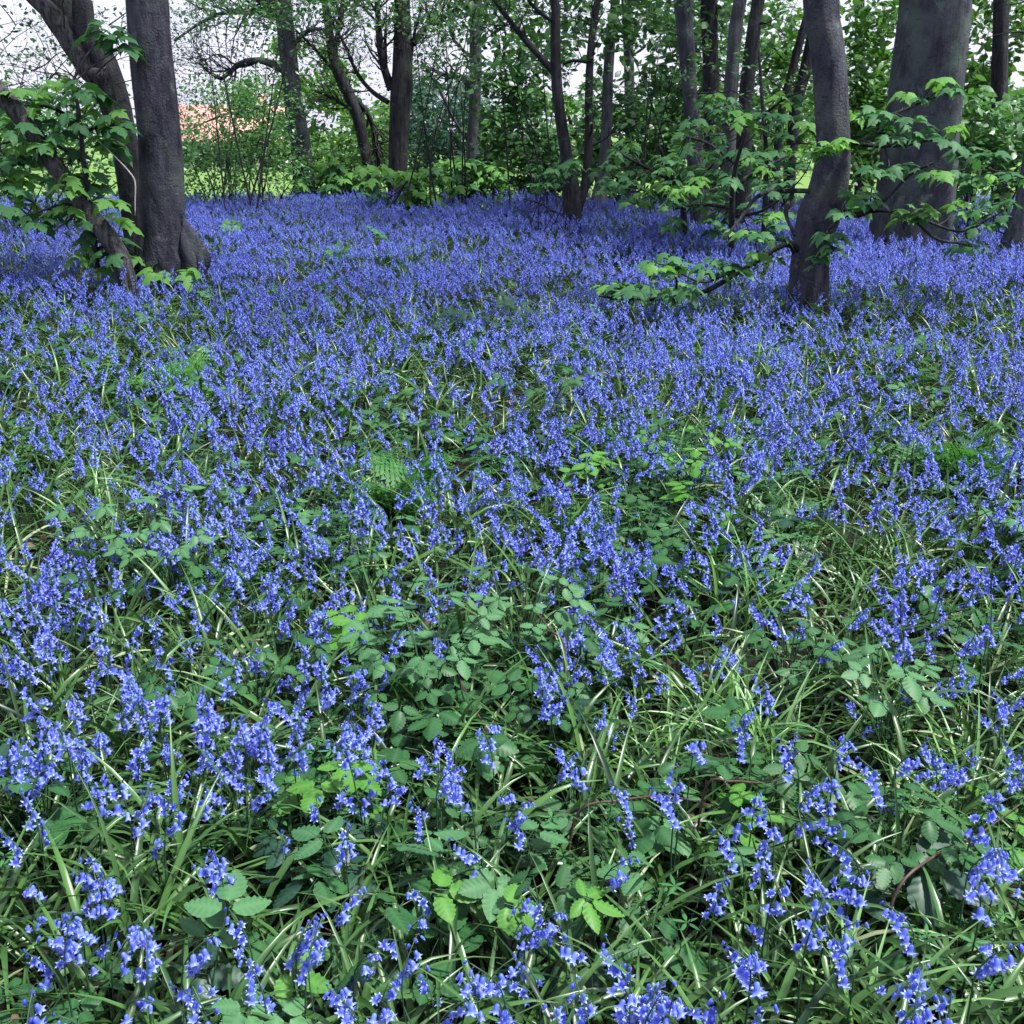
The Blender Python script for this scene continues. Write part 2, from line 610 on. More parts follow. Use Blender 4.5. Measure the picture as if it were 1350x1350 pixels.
def branch(mb, p, d, L, r, depth, out, leaf_p=0.5, spread=0.8, up=0.15, sides=4, leaf_every=1, kids=3):
    """grow a crooked branch into mb; leaf anchors go to out as (pos, dir)"""
    n = max(4, min(8, int(L / 0.12)))
    P, R = [np.array(p, float)], [r]
    d = np.array(d, float)
    d /= np.linalg.norm(d)
    for i in range(n):
        d = d + rng.normal(size=3) * 0.22 + np.array([0, 0, up * 0.25])
        d /= np.linalg.norm(d)
        P.append(P[-1] + d * L / n)
        R.append(r * (1 - 0.75 * (i + 1) / n))
        if depth > 0 and i > 0 and rng.random() < kids / n:
            cd = d + perp(d) * spread * rng.uniform(0.7, 1.3)
            branch(mb, P[-1], cd, L * rng.uniform(0.4, 0.7), R[-1] * 0.65, depth - 1, out, leaf_p, spread, up, 3, leaf_every, kids)
        if depth == 0 and rng.random() < leaf_p:
            out.append((P[-1].copy(), d + perp(d) * 0.9))
    if rng.random() < leaf_p:
        out.append((P[-1].copy(), d.copy()))
        out.append((P[-1].copy(), d + perp(d)))
    V, F = tube(P, np.maximum(R, 0.0012), sides, cap=False)
    mb.add(V, F)


def leaf_cloud(anchors, tmpl, size, jitter=0.35, per=1, flat=0.5):
    P, D = np.array([a[0] for a in anchors]), np.array([a[1] for a in anchors])
    P, D = np.repeat(P, per, 0), np.repeat(D, per, 0)
    n = len(P)
    D = D + rng.normal(size=(n, 3)) * 0.6
    D[:, 2] = D[:, 2] * 0.5 - 0.2
    U = rng.normal(size=(n, 3)) * flat + np.array([0, 0, 1.0])
    P = P + rng.normal(size=(n, 3)) * size * jitter
    S = size * rng.uniform(0.6, 1.25, n)
    return stamp(*tmpl, P, D, U, S)


def px_path(pts, Y, dY=0.0):
    """[(px, py, width_px), ...] -> points and radii at depth Y (dY metres of lean in depth along it)"""
    out = []
    for k, (px, py, w) in enumerate(pts):
        y = Y + dY * k / max(1, len(pts) - 1)
        p = at_y(px, py, y)
        dist = proj(np.array(p))[2]
        out.append((*p, 0.5 * w * float(dist) / FPX))
    return np.array(out)


def crown_leaves(c, rad, n, size, seed, tmpl=SMALL, clumps=26):
    rs = np.random.default_rng(seed)
    cc = rs.normal(size=(clumps, 3))
    cc /= np.linalg.norm(cc, axis=1)[:, None]
    cc *= rs.uniform(0.35, 1.0, (clumps, 1)) ** 0.6
    cc = cc * np.array(rad) + np.array(c)
    k = rs.integers(0, clumps, n)
    P = cc[k] + rs.normal(size=(n, 3)) * np.array(rad) * np.array([0.2, 0.2, 0.12])
    D = rs.normal(size=(n, 3))
    D[:, 2] = D[:, 2] * 0.4 - 0.3
    U = rs.normal(size=(n, 3)) * 0.5 + np.array([0, 0, 1.0])
    return stamp(*tmpl, P, D, U, size * rs.uniform(0.6, 1.3, n)), cc


def tree(name, label, trunk, base_py, mat, limbs=(), group=None, top=9.0, flare=1.35, sides=14, twigs=(10, 0.8), leaf=0.06,
         leaf_mat_=None, crown=(3.0, 825), leaf_p=0.5, Y=None, rough=0.05, seed=0, cat='tree', lean=0.0, extra=None, per=2, rings=26, rr=0.0,
         zlim=None):
    """trunk: pixel path from the base upwards [(px, py, width)], standing where the base pixel meets the flower tops"""
    bx = trunk[0][0]
    if Y is None:
        Y = at_z(bx, base_py, 0.22).y
    T = px_path(trunk, Y, lean)
    # down to the soil, and on above the frame
    p0, p1 = T[0, :3], T[1, :3]
    dn = p0 + (p0 - p1) / max(1e-3, (p1 - p0)[2]) * (p0[2] + 0.12)
    rows = [np.array([*dn, T[0, 3] * flare])] + [t for t in T]
    d = (T[-1, :3] - T[-2, :3])
    d /= np.linalg.norm(d)
    z = T[-1, 2]
    p, r = T[-1, :3].copy(), T[-1, 3]
    while z < top:
        d = d + np.array([rng.normal() * 0.06, rng.normal() * 0.06, 0.12])
        d /= np.linalg.norm(d)
        p = p + d * 1.1
        r = r * 0.86
        z = p[2]
        rows.append(np.array([*p, r]))
    rows = np.array(rows)
    base = np.array([rows[0, 0], rows[0, 1], 0.0])
    root = empty(name, base)
    tag(root, label, cat, group)
    C = catmull(rows, rings)
    C[:, 3] = np.maximum(C[:, 3], 0.01)
    mb = MB()
    mb.add(*tube(C[:, :3], C[:, 3], sides, rough, seed))
    if extra:
        extra(mb, Y)
    link('trunk', mb.mesh('trunk', [mat], off=base), root)
    anchors = []
    tw = MB()
    for lp in limbs:
        pts = lp if isinstance(lp[0][0], (int, float)) else lp
        dY = rng.uniform(-0.5, 0.5)
        L = px_path(pts, Y, dY)
        L[0, 1] = Y
        Lc = catmull(L, max(8, 4 * len(L)))
        lm = MB()
        lm.add(*tube(Lc[:, :3], np.maximum(Lc[:, 3], 0.004), 7, 0.04, seed + 5))
        link('limb', lm.mesh('limb', [mat], off=base), root)
        nt_, ln = twigs
        for i in range(nt_):
            k = int(rng.uniform(0.2, 1.0) * (len(Lc) - 1))
            dd = Lc[min(k + 1, len(Lc) - 1), :3] - Lc[max(0, k - 1), :3]
            dd = dd / (np.linalg.norm(dd) + 1e-9)
            branch(tw, Lc[k, :3], dd + perp(dd) * 1.1, ln * rng.uniform(0.5, 1.2), max(0.004, Lc[k, 3] * 0.35), 2, anchors, leaf_p)
    # side shoots straight from the trunk
    zmax = zlim or (CAM_H + 0.12 * Y)
    for i in range(int(rr)):
        k = int(rng.uniform(0.1, 0.7) * (rings - 1))
        a = rng.uniform(0, 2 * PI)
        dd = np.array([math.cos(a), math.sin(a) * 0.6, rng.uniform(-0.1, 0.7)])
        branch(tw, C[k, :3], dd, twigs[1] * rng.uniform(0.6, 1.5), 0.012, 2, anchors, leaf_p)
    # boughs above the frame that carry the crown
    if crown:
        cr, nl = crown
        cz = max(top - 1.5, 4.5)
        (Vc, Fc), cc = crown_leaves((C[-1, 0], C[-1, 1], cz + 0.6), (cr, cr, cr * 0.55), nl, 0.19, seed + 9)
        keep = None
        for q in cc[:9]:
            k = int(rings * rng.uniform(0.62, 0.95))
            mid = (C[k, :3] + q) / 2 + np.array([0, 0, 0.25])
            bl = catmull(np.array([C[k, :3], mid, q]), 7)
            tw.add(*tube(bl, np.linspace(max(0.012, C[k, 3] * 0.4), 0.01, 7), 5, cap=False))
        cm = mesh_np('crown', Vc - base, Fc, [leaf_mat_ or M_wood1])
        tag(link('crown', cm, root), kind='stuff')
    if tw.n:
        tag(link('twigs', tw.mesh('twigs', [M_twig], off=base), root), kind='stuff')
    if anchors:
        V, F = leaf_cloud(anchors, SMALL, leaf, per=per)
        tag(link('leaves', mesh_np('leaves', V - base, F, [leaf_mat_ or M_young]), root), kind='stuff')
    return root, Y


_sycme = {}
def syc_meshes(mat):
    if mat.name not in _sycme:
        _sycme[mat.name] = [mesh_np('leaf', v, f, [mat], smooth=False) for v, f in SYC]
    return _sycme[mat.name]


def leaf_cluster(root, c, size, n, mat, droop=0.35, spread=0.5, seed=None):
    """a whorl of sycamore leaves at a shoot tip, each leaf an object under root"""
    base = np.array(root.location)
    a0 = rng.uniform(0, 2 * PI)
    for i in range(n):
        a = a0 + i * 2 * PI / n + rng.normal() * 0.25
        D = np.array([math.cos(a), math.sin(a), -droop * rng.uniform(0.2, 1.6)])
        U = np.array([rng.normal() * 0.25, rng.normal() * 0.25 - 0.15, 1.0])
        Mx = frames(D[None], U[None])[0]
        s = size * rng.uniform(0.7, 1.2)
        pos = np.array(c) + D * size * spread * rng.uniform(0.3, 1.0) + np.array([0, 0, rng.normal() * size * 0.15]) - base
        M = Matrix([[*(Mx[0] * s), pos[0]], [*(Mx[1] * s), pos[1]], [*(Mx[2] * s), pos[2]], [0, 0, 0, 1]])
        link('leaf', random.choice(syc_meshes(mat)), root, M)


def twig_to(mb, a, b, r, sag=0.08):
    a, b = np.array(a, float), np.array(b, float)
    m = (a + b) / 2 + rng.normal(size=3) * np.linalg.norm(b - a) * 0.09 - np.array([0, 0, sag * np.linalg.norm(b - a)])
    P = catmull(np.array([a, m, b]), 7)
    mb.add(*tube(P, np.linspace(r, r * 0.35, 7), 5, cap=False))


def spray(root, base, limbs, clusters, Y, size, mat, mat2=None, nleaf=(4, 7), dY=0.5, droop=0.35, back=0.0):
    """leafy boughs: limbs are pixel paths, clusters pixel positions; every cluster is joined to its nearest limb"""
    pts = []
    for lp in limbs:
        L = px_path(lp, Y, rng.uniform(-dY, dY) * 0.6)
        if back and lp[0][2] >= 6:
            L[0, :3] = at_y(lp[0][0], lp[0][1], Y + back)
            for q in range(1, len(L)):
                L[q, :3] = at_y(lp[q][0], lp[q][1], Y + back * (1 - q / (len(L) - 1)))
        Lc = catmull(L, max(8, 4 * len(L)))
        lm = MB()
        lm.add(*tube(Lc[:, :3], np.maximum(Lc[:, 3], 0.003), 6, 0.05, 3))
        link('limb', lm.mesh('limb', [M_barkdark], off=base), root)
        pts.append(Lc[:, :3])
    pts = np.concatenate(pts)
    tw = MB()
    for cx, cy in clusters:
        q0 = np.array(at_y(cx, cy, Y))
        k = int(np.argmin(np.linalg.norm(pts - q0, axis=1)))
        q = np.array(at_y(cx, cy, float(pts[k, 1]) + rng.uniform(-dY, dY) * 0.5))
        twig_to(tw, pts[k], q, 0.007)
        m = mat2 if (mat2 and rng.random() < 0.3) else mat
        leaf_cluster(root, q, size, int(rng.integers(*nleaf)), m, droop)
    tag(link('twigs', tw.mesh('twigs', [M_twig], off=base), root), kind='stuff')


# ------------------------------------------------------------------ the trees
def roots(cx, by, spread, w, n, k):
    def f(mb, Y):
        for i in range(n):
            u = (i + 0.5) / n * 2 - 1
            pts = [(cx + u * spread * 0.5, by - 60, w * 0.5), (cx + u * spread * 0.8, by - 25, w * 0.8), (cx + u * spread * 1.05, by - 2, w * 0.75), (cx + u * spread * 1.35, by + 14, w * 0.5)]
            C = catmull(px_path(pts, Y - 0.28 * k * math.sqrt(max(0, 1 - u * u))), 14)
            mb.add(*tube(C[:, :3], C[:, 3], 10, 0.12, 30 + i))
    return f


def stump_lump(mb, Y):
    for pts, sd in (([(244, 375, 36), (250, 350, 34), (250, 322, 26), (243, 300, 17), (238, 286, 6)], 4), ([(258, 372, 18), (261, 350, 18), (260, 330, 15), (255, 310, 8)], 8),
                    ([(190, 376, 26), (190, 345, 22), (192, 310, 16), (196, 280, 8)], 9), ([(222, 378, 34), (220, 345, 28), (218, 315, 18), (217, 290, 8)], 10)):
        P = px_path(pts, Y - (0.02 if pts[0][0] > 240 else 0.1))
        C = catmull(P, 26)
        mb.add(*tube(C[:, :3], C[:, 3], 18, 0.3, sd))


t1, Y1 = tree('sycamore_tree', 'tall straight grey-violet trunk at the left with a knobbly lump at its foot',
     [(217, 362, 66), (215, 300, 58), (211, 200, 56), (203, 100, 55), (194, 0, 55)], 366, M_bark, sides=28, rings=44, rough=0.025,
     top=9, crown=(3.2, 990), extra=stump_lump, seed=1)

t2, Y2 = tree('leaning_tree', 'dark leaning tree of several rough stems behind the straight left trunk',
     [(178, 300, 30), (168, 210, 36), (140, 100, 42), (100, 40, 52), (70, -10, 58)], 330, M_barkdark, sides=20, rings=36, rough=0.06,
     top=7, crown=(2.6, 495), seed=2, Y=Y1 + 0.9)
b2 = np.array(t2.location)
for pts, mt, nm in (([(160, 346, 26), (146, 318, 25), (118, 282, 24), (74, 222, 23), (30, 155, 24), (-10, 112, 22), (-60, 60, 20)], M_barkold, 'limb'),
                    ([(142, 100, 25), (120, 96, 26), (102, 68, 27), (78, 30, 25), (44, -6, 22), (10, -50, 18)], M_barkold, 'limb'),
                    ([(150, 160, 20), (140, 120, 26), (136, 85, 26), (112, 45, 30), (108, 0, 26)], M_barkdark, 'limb')):
    L = px_path(pts, Y1 + (-0.45 if pts[0][1] > 300 else 0.45), 0.1)
    if pts[0][1] > 300:
        e = L[0].copy()
        e[:3] += (L[0, :3] - L[1, :3])
        e[2] = -0.1
        L = np.vstack([e, L])
    C = catmull(L, 34)
    mb = MB()
    mb.add(*tube(C[:, :3], C[:, 3], 14, 0.07, 6))
    link(nm, mb.mesh(nm, [mt], off=b2), t2)
tw = MB()
anch = []
for i in range(26):
    p = np.array(at_y(rng.uniform(-20, 150), rng.uniform(20, 150), Y1 + rng.uniform(0.2, 1.6)))
    a = rng.uniform(0, 2 * PI)
    branch(tw, p, (math.cos(a), 0.3 * math.sin(a), 0.5), 0.5, 0.007, 2, anch, 0.35)
tag(link('twigs', tw.mesh('twigs', [M_twig], off=b2), t2), kind='stuff')
dt = catmull(px_path([(130, 186, 1.5), (150, 205, 1.6), (170, 226, 1.8), (178, 240, 2), (178, 262, 1.9), (178, 284, 1.3)], Y1 - 0.45), 16)
mb = MB(); mb.add(*tube(dt[:, :3], dt[:, 3], 6, 0.1, 2))
M_dead = noise_mat('dead_wood', [(0.3, (0.25, 0.22, 0.2)), (0.7, (0.5, 0.46, 0.42))], 20)
link('dead_twig', mb.mesh('dead_twig', [M_dead], off=b2), t2)
V, F = leaf_cloud(anch, SMALL, 0.05)
tag(link('leaves', mesh_np('leaves', V - b2, F, [M_young]), t2), kind='stuff')

# leafy sycamore sprays before the leaning stems
sap = empty('sycamore_sapling', at_z(120, 352, 0.0))
tag(sap, 'young sycamore with broad drooping leaves in front of the leaning stems at left', 'sapling')
YS = Y1 - 0.35
spray(sap, np.array(sap.location),
      [[(128, 352, 8), (122, 300, 8), (112, 230, 7), (104, 150, 6), (96, 110, 4)], [(118, 270, 5), (80, 270, 4), (50, 280, 3)],
       [(112, 215, 5), (70, 190, 4), (30, 185, 3), (0, 190, 3)], [(108, 175, 5), (140, 165, 4), (165, 172, 3)], [(106, 160, 4), (60, 140, 4), (20, 140, 3)],
       [(126, 330, 5), (150, 320, 4), (168, 335, 3)]],
      [(25, 118), (70, 106), (105, 112), (128, 118), (45, 132), (85, 130), (115, 140), (140, 146), (15, 165), (40, 160), (70, 160), (160, 168), (20, 190), (50, 182),
       (5, 205), (100, 222), (118, 228), (90, 240), (60, 275), (85, 272), (100, 280), (45, 285), (118, 305), (150, 315), (130, 342), (105, 335), (168, 330),
       (10, 240), (140, 40), (152, 46), (30, 225), (70, 205), (20, 128), (55, 118), (92, 150), (128, 160), (150, 155), (60, 185), (95, 195), (130, 180), (150, 190), (30, 260), (100, 258), (125, 240), (145, 262), (160, 290), (120, 322), (140, 330), (160, 318), (5, 150), (0, 215), (35, 205), (80, 228), (125, 30), (165, 60), (10, 275)],
      YS, 0.17, M_syc, M_sycbright, (4, 7), 0.5)
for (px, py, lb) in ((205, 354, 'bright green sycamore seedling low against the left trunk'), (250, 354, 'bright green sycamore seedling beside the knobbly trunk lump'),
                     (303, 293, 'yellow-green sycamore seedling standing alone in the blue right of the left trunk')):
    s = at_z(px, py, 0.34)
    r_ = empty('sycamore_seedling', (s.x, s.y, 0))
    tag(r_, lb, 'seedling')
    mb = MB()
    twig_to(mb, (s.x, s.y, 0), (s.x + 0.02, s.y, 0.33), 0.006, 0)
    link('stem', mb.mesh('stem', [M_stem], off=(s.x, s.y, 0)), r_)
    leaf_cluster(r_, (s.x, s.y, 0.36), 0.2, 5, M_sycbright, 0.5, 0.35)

tree('ash_tree', 'slender grey trunk with an arching low branch, far left of centre',
     [(402, 258, 30), (396, 190, 27), (386, 130, 25), (379, 60, 23), (372, 0, 22)], 258, M_bark,
     [[(372, 92, 10), (345, 80, 9), (318, 84, 8), (302, 96, 6), (290, 104, 4), (272, 92, 3), (262, 82, 2)],
      [(364, 26, 12), (355, 8, 10), (345, -10, 8)], [(362, 24, 9), (340, 16, 8), (300, 16, 6), (265, 30, 4), (230, 54, 3)],
      [(382, 65, 6), (410, 38, 5), (435, 45, 3)], [(365, 135, 4), (330, 146, 4), (300, 150, 3), (262, 165, 2), (238, 178, 2)]],
     seed=3, twigs=(22, 1.2), leaf=0.055, crown=(2.6, 247), rr=5, leaf_mat_=M_young, leaf_p=0.6)
tree('crooked_tree', 'thin crooked forked tree bending left, between the arching-branch trunk and the dark forked trunk',
     [(487, 232, 15), (480, 190, 15), (470, 150, 16), (455, 115, 16), (440, 80, 14), (434, 40, 11), (428, 0, 9)], 250, M_barkdark,
     [[(440, 82, 8), (446, 40, 7), (452, 0, 6)], [(462, 125, 8), (485, 150, 7), (495, 185, 6), (500, 226, 5)], [(470, 150, 5), (440, 130, 4), (415, 120, 3)],
      [(452, 108, 6), (420, 70, 4), (390, 40, 3)]], seed=4, twigs=(20, 1.0), leaf=0.06, crown=(1.8, 165), Y=FAR_Y + 1.0, rr=4, leaf_p=0.4)
tree('forked_tree', 'dark stout trunk forking at half height, centre left of the picture',
     [(525, 262, 27), (525, 200, 25), (527, 150, 28), (530, 110, 30), (531, 60, 24), (530, 0, 21)], 262, M_barkdark,
     [[(517, 118, 13), (507, 92, 11), (501, 60, 10), (498, 20, 8), (496, -20, 7)], [(545, 58, 10), (560, 38, 9), (585, 22, 8), (612, 8, 7), (640, -10, 6)],
      [(512, 135, 7), (490, 120, 6), (470, 95, 5), (455, 60, 4), (430, 15, 3)], [(541, 95, 4), (545, 50, 4), (556, 10, 4)]],
     seed=5, twigs=(22, 1.0), leaf=0.065, crown=(2.8, 275), rr=4, leaf_p=0.4, leaf_mat_=M_young)
tree('slim_tree', 'slim straight mottled trunk just left of the dense dark bush',
     [(622, 238, 18), (623, 180, 15), (627, 110, 16), (627, 60, 16), (628, 0, 16)], 250, M_barklight,
     [[(620, 115, 8), (605, 100, 7), (590, 100, 6), (570, 92, 4), (555, 85, 3)], [(620, 75, 4), (600, 55, 4), (590, 30, 3)],
      [(620, 190, 4), (600, 160, 4), (575, 110, 4), (555, 80, 3)]], seed=6, twigs=(14, 0.9), leaf=0.07, crown=(2.2, 247), Y=FAR_Y + 2.0, rr=8, leaf_mat_=M_wood1, leaf_p=0.55)
tree('twin_stem_tree', 'dark twin-stemmed tree standing in the blue right of centre',
     [(757, 291, 29), (754, 255, 24), (747, 205, 16), (738, 150, 15), (733, 95, 14), (732, 40, 13), (731, 0, 12)], 291, M_barkdark,
     [[(762, 272, 14), (772, 240, 13), (776, 180, 11), (776, 120, 11), (779, 60, 10), (786, 10, 10), (794, -30, 9)],
      [(732, 98, 9), (712, 75, 9), (690, 50, 8), (670, 25, 7), (648, -5, 6)], [(730, 30, 5), (705, 10, 5), (690, -10, 4)],
      [(748, 285, 4), (728, 278, 3), (712, 268, 2), (690, 262, 2)], [(776, 82, 5), (755, 80, 4), (742, 86, 3)]],
     seed=7, twigs=(10, 0.7), leaf=0.07, crown=(2.4, 250), leaf_mat_=M_wood1, leaf_p=0.5)
tree('pale_tree', 'slender pale grey trunk curving up right beside the twin-stemmed tree',
     [(790, 262, 22), (794, 235, 16), (799, 180, 14), (801, 120, 14), (804, 60, 13), (812, 0, 12)], 264, M_barklight,
     [[(805, 55, 4), (830, 40, 3), (850, 20, 3)]], seed=8, Y=19.4, twigs=(12, 0.8), leaf=0.07, crown=(2.0, 220), leaf_mat_=M_wood1, rr=2, leaf_p=0.6)
back = [  # the crowd of trunks at right of centre: px path, bark, label, Y
    ([(831, 240, 14), (830, 120, 13), (826, 0, 14)], M_bark, 'thin upright trunk behind the pale curved trunk, leaves about its foot', FAR_Y + 1.5),
    ([(925, 290, 30), (916, 200, 22), (908, 100, 20), (900, 0, 24)], M_bark, 'grey trunk leftmost of the crowded trunks behind the leafy sapling', 15.0),
    ([(937, 260, 22), (938, 150, 21), (934, 0, 22)], M_barkdark, 'near-black trunk second from left in the crowded trunks', 17.0),
    ([(960, 260, 18), (962, 150, 19), (968, 60, 18), (975, 0, 18)], M_barklight, 'blue-grey trunk lit along its side, third of the crowded trunks', 16.0),
    ([(978, 290, 26), (982, 150, 20), (990, 70, 19), (1000, 0, 17)], M_barkdark, 'dark trunk leaning right, last of the crowded trunks', 15.5),
    ([(1022, 240, 12), (1030, 150, 11), (1048, 80, 11), (1064, 20, 10)], M_barkdark, 'thin slanting stem left of the bent foreground trunk', 17.0),
    ([(1040, 250, 16), (1048, 150, 15), (1062, 90, 16), (1078, 20, 16)], M_barkdark, 'slanting dark trunk half hidden by the bent foreground trunk', 18.0),
    ([(1135, 240, 16), (1135, 120, 14), (1133, 0, 13)], M_barkdark, 'distant thin trunk between the bent trunk and the great grey trunk', 21.0),
    ([(1352, 305, 48), (1362, 250, 38), (1375, 150, 34), (1390, 0, 32)], M_barklight, 'ridged grey trunk foot leaning in at the right edge', 12.5),
    ([(1318, 260, 22), (1318, 120, 21), (1320, 0, 20)], M_barkdark, 'dark trunk at the far right against bright sky gaps', 17.0),
]
for i, (pts, mt, lb, yy) in enumerate(back):
    tree('woodland_tree', lb, pts, 262, mt, [], seed=20 + i, Y=yy, crown=(2.3, 220), rr=7, twigs=(0, 0.8), leaf=0.08, leaf_mat_=M_wood1, leaf_p=0.6,
         group='crowded woodland trunks right of centre', sides=12)

t11, Y11 = tree('bent_tree', 'bent grey-violet foreground trunk with a bulge near its foot, right of centre',
     [(1064, 410, 54), (1066, 370, 52), (1070, 325, 48), (1080, 285, 56), (1092, 250, 50), (1099, 200, 44), (1097, 150, 44), (1094, 100, 44), (1088, 50, 44), (1082, 0, 46)],
     398, M_bark, sides=28, rings=50, rough=0.03, top=8, crown=(2.8, 825), seed=11, leaf_mat_=M_wood1, flare=1.1)
spray(t11, np.array(t11.location),
      [[(1052, 340, 10), (1036, 322, 8), (985, 352, 7), (930, 384, 7), (885, 393, 6), (820, 394, 4), (790, 390, 3)],
       [(1062, 345, 9), (1040, 318, 7), (1010, 316, 5), (995, 318, 3)],
       [(1078, 252, 8), (1035, 252, 7), (1000, 258, 6), (975, 290, 5), (955, 315, 3)], [(1045, 254, 6), (1036, 280, 6), (1048, 310, 5)],
       [(985, 352, 4), (960, 360, 4), (925, 372, 3), (880, 350, 3)], [(890, 393, 4), (892, 370, 3), (885, 355, 3)],
       [(1115, 186, 7), (1150, 192, 6), (1190, 191, 6), (1240, 184, 5), (1270, 208, 4), (1310, 225, 3)], [(1165, 192, 4), (1160, 160, 4), (1215, 135, 3), (1245, 112, 2)],
       [(1105, 270, 7), (1130, 285, 6), (1165, 265, 5), (1200, 230, 4), (1230, 215, 3)], [(1110, 285, 6), (1160, 278, 5), (1205, 285, 4), (1265, 305, 4), (1310, 285, 3)],
       [(1205, 290, 4), (1235, 315, 4), (1275, 322, 3)], [(1075, 330, 6), (1085, 315, 4), (1092, 302, 3)]],
      [(810, 382), (835, 380), (858, 386), (885, 384), (905, 378), (868, 348), (890, 350), (930, 348), (950, 352), (965, 345), (815, 372), (862, 342), (880, 338), (895, 346), (940, 340), (958, 346), (800, 376), (822, 382), (845, 376), (870, 380), (892, 378), (975, 350), (998, 334), (1000, 306), (1022, 308), (985, 302),
       (1075, 196), (1090, 190), (1108, 184), (1128, 146), (1150, 140), (1165, 150), (1195, 122), (1215, 128), (1240, 104), (1258, 112), (1180, 160), (1205, 152),
       (1150, 172), (1172, 176), (1200, 175), (1222, 172), (1248, 180), (1270, 196), (1262, 168), (1290, 205), (1310, 200), (1150, 218), (1172, 220), (1198, 216), (1222, 220), (1240, 222),
       (1262, 225), (1285, 232), (1305, 228), (1330, 224), (1345, 236), (1125, 252), (1142, 250), (1112, 272), (1135, 268), (1150, 260), (1192, 276), (1208, 282), (1222, 272),
       (1262, 268), (1282, 275), (1300, 272), (1316, 286), (1290, 292), (1266, 324), (1282, 318), (1088, 306), (1105, 304), (1082, 326), (1098, 322), (1078, 338), (1328, 262), (1010, 246), (1030, 236)],
      Y11 - 0.35, 0.118, M_syc, M_sycbright, (5, 7), 0.7, back=0.35)

t12, Y12 = tree('great_beech', 'great broad grey-green trunk flaring at its foot, far right',
     [(1199, 316, 112), (1203, 290, 104), (1208, 240, 98), (1213, 180, 96), (1222, 100, 94), (1233, 0, 90)], 318, M_barkbig, sides=36, rings=50, rough=0.02,
     top=10, crown=(3.8, 1210), extra=roots(1198, 318, 46, 30, 5, 1.3), seed=12, flare=1.25, leaf_mat_=M_wood1)
p = at_y(1254, 112, Y12 - 0.45)
kb = MB()
kb.add(*tube(np.array([p + Vector((0, 0.35, -0.02)), p + Vector((0, 0.1, 0)), p]), [0.1, 0.085, 0.05], 10, 0.08, 2))
link('knot', kb.mesh('knot', [M_barklight], off=t12.location), t12)

# leafy saplings between the twin-stemmed tree and the bent trunk
for (bx, by, lbl, limbs, poly, n, yy, sz, m1) in (
    (905, 300, 'layered sycamore sapling left of the crowded trunks, its leaves in flat tiers',
     [[(905, 300, 8), (900, 270, 8), (885, 235, 6), (868, 190, 4)], [(898, 265, 5), (850, 250, 4), (815, 245, 3)], [(890, 240, 5), (840, 215, 4), (805, 195, 3)], [(900, 270, 5), (930, 230, 4), (945, 205, 3)]],
     (795, 185, 960, 265), 48, 13.5, 0.145, M_syc),
    (968, 305, 'dense sycamore sapling with dark twigs at the foot of the crowded trunks',
     [[(968, 305, 9), (965, 270, 8), (970, 220, 6), (985, 170, 4)], [(966, 275, 5), (930, 270, 4), (890, 275, 3)], [(966, 250, 5), (1000, 225, 4), (1040, 205, 3)], [(968, 215, 5), (935, 190, 4), (905, 180, 3)],
      [(967, 285, 5), (1000, 280, 4), (1030, 262, 3)]],
     (870, 195, 1050, 300), 50, 11.5, 0.135, M_syc),
    (1010, 290, 'tall thin sycamore sapling behind the bent foreground trunk, reaching up past the slanting stems',
     [[(1012, 290, 8), (1010, 220, 7), (1006, 150, 5), (1000, 60, 3)], [(1010, 180, 4), (980, 160, 3), (950, 165, 2)], [(1008, 150, 4), (1035, 130, 3), (1060, 120, 2)], [(1010, 210, 4), (1045, 190, 3), (1070, 190, 2)]],
     (905, 120, 1075, 215), 46, 13.0, 0.145, M_syc)):
    q = at_y(bx, by, yy)
    r_ = empty('sycamore_sapling', (q.x, yy, 0))
    tag(r_, lbl, 'sapling')
    cl = [(rng.uniform(poly[0], poly[2]), rng.uniform(poly[1], poly[3])) for _ in range(n)]
    l0 = list(limbs[0])
    z0 = at_y(bx, by, yy).z
    gpx, gpy, _ = proj(np.array((q.x, yy, 0.0)))
    limbs = [[(float(gpx), float(gpy), l0[0][2])] + l0[1:]] + limbs[1:]
    spray(r_, np.array(r_.location), limbs, cl, yy, sz, m1, M_sycbright, (4, 7), 1.6)

# low leafy saplings round the forked trunk
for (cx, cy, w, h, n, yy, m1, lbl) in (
    (452, 238, 84, 34, 50, FAR_Y - 0.3, M_sycbright, 'low leafy bush left of the forked trunk, many of its leaves bright yellow-green'),
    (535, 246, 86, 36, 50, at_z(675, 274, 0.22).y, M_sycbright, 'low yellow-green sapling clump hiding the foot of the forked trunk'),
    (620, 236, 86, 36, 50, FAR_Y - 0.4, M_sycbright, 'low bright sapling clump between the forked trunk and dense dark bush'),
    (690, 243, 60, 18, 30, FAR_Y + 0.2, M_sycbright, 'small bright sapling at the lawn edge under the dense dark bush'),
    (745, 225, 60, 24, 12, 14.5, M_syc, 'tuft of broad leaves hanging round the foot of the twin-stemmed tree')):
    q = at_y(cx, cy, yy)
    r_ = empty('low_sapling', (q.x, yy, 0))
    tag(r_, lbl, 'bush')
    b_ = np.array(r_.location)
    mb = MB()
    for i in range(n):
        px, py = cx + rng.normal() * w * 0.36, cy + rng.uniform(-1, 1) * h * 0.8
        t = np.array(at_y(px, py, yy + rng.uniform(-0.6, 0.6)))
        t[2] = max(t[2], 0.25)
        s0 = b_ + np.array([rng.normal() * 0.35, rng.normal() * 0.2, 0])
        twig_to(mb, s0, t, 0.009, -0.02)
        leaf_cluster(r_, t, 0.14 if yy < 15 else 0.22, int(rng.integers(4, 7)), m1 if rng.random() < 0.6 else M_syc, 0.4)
    tag(link('stems', mb.mesh('stems', [M_twig], off=b_), r_), kind='stuff')


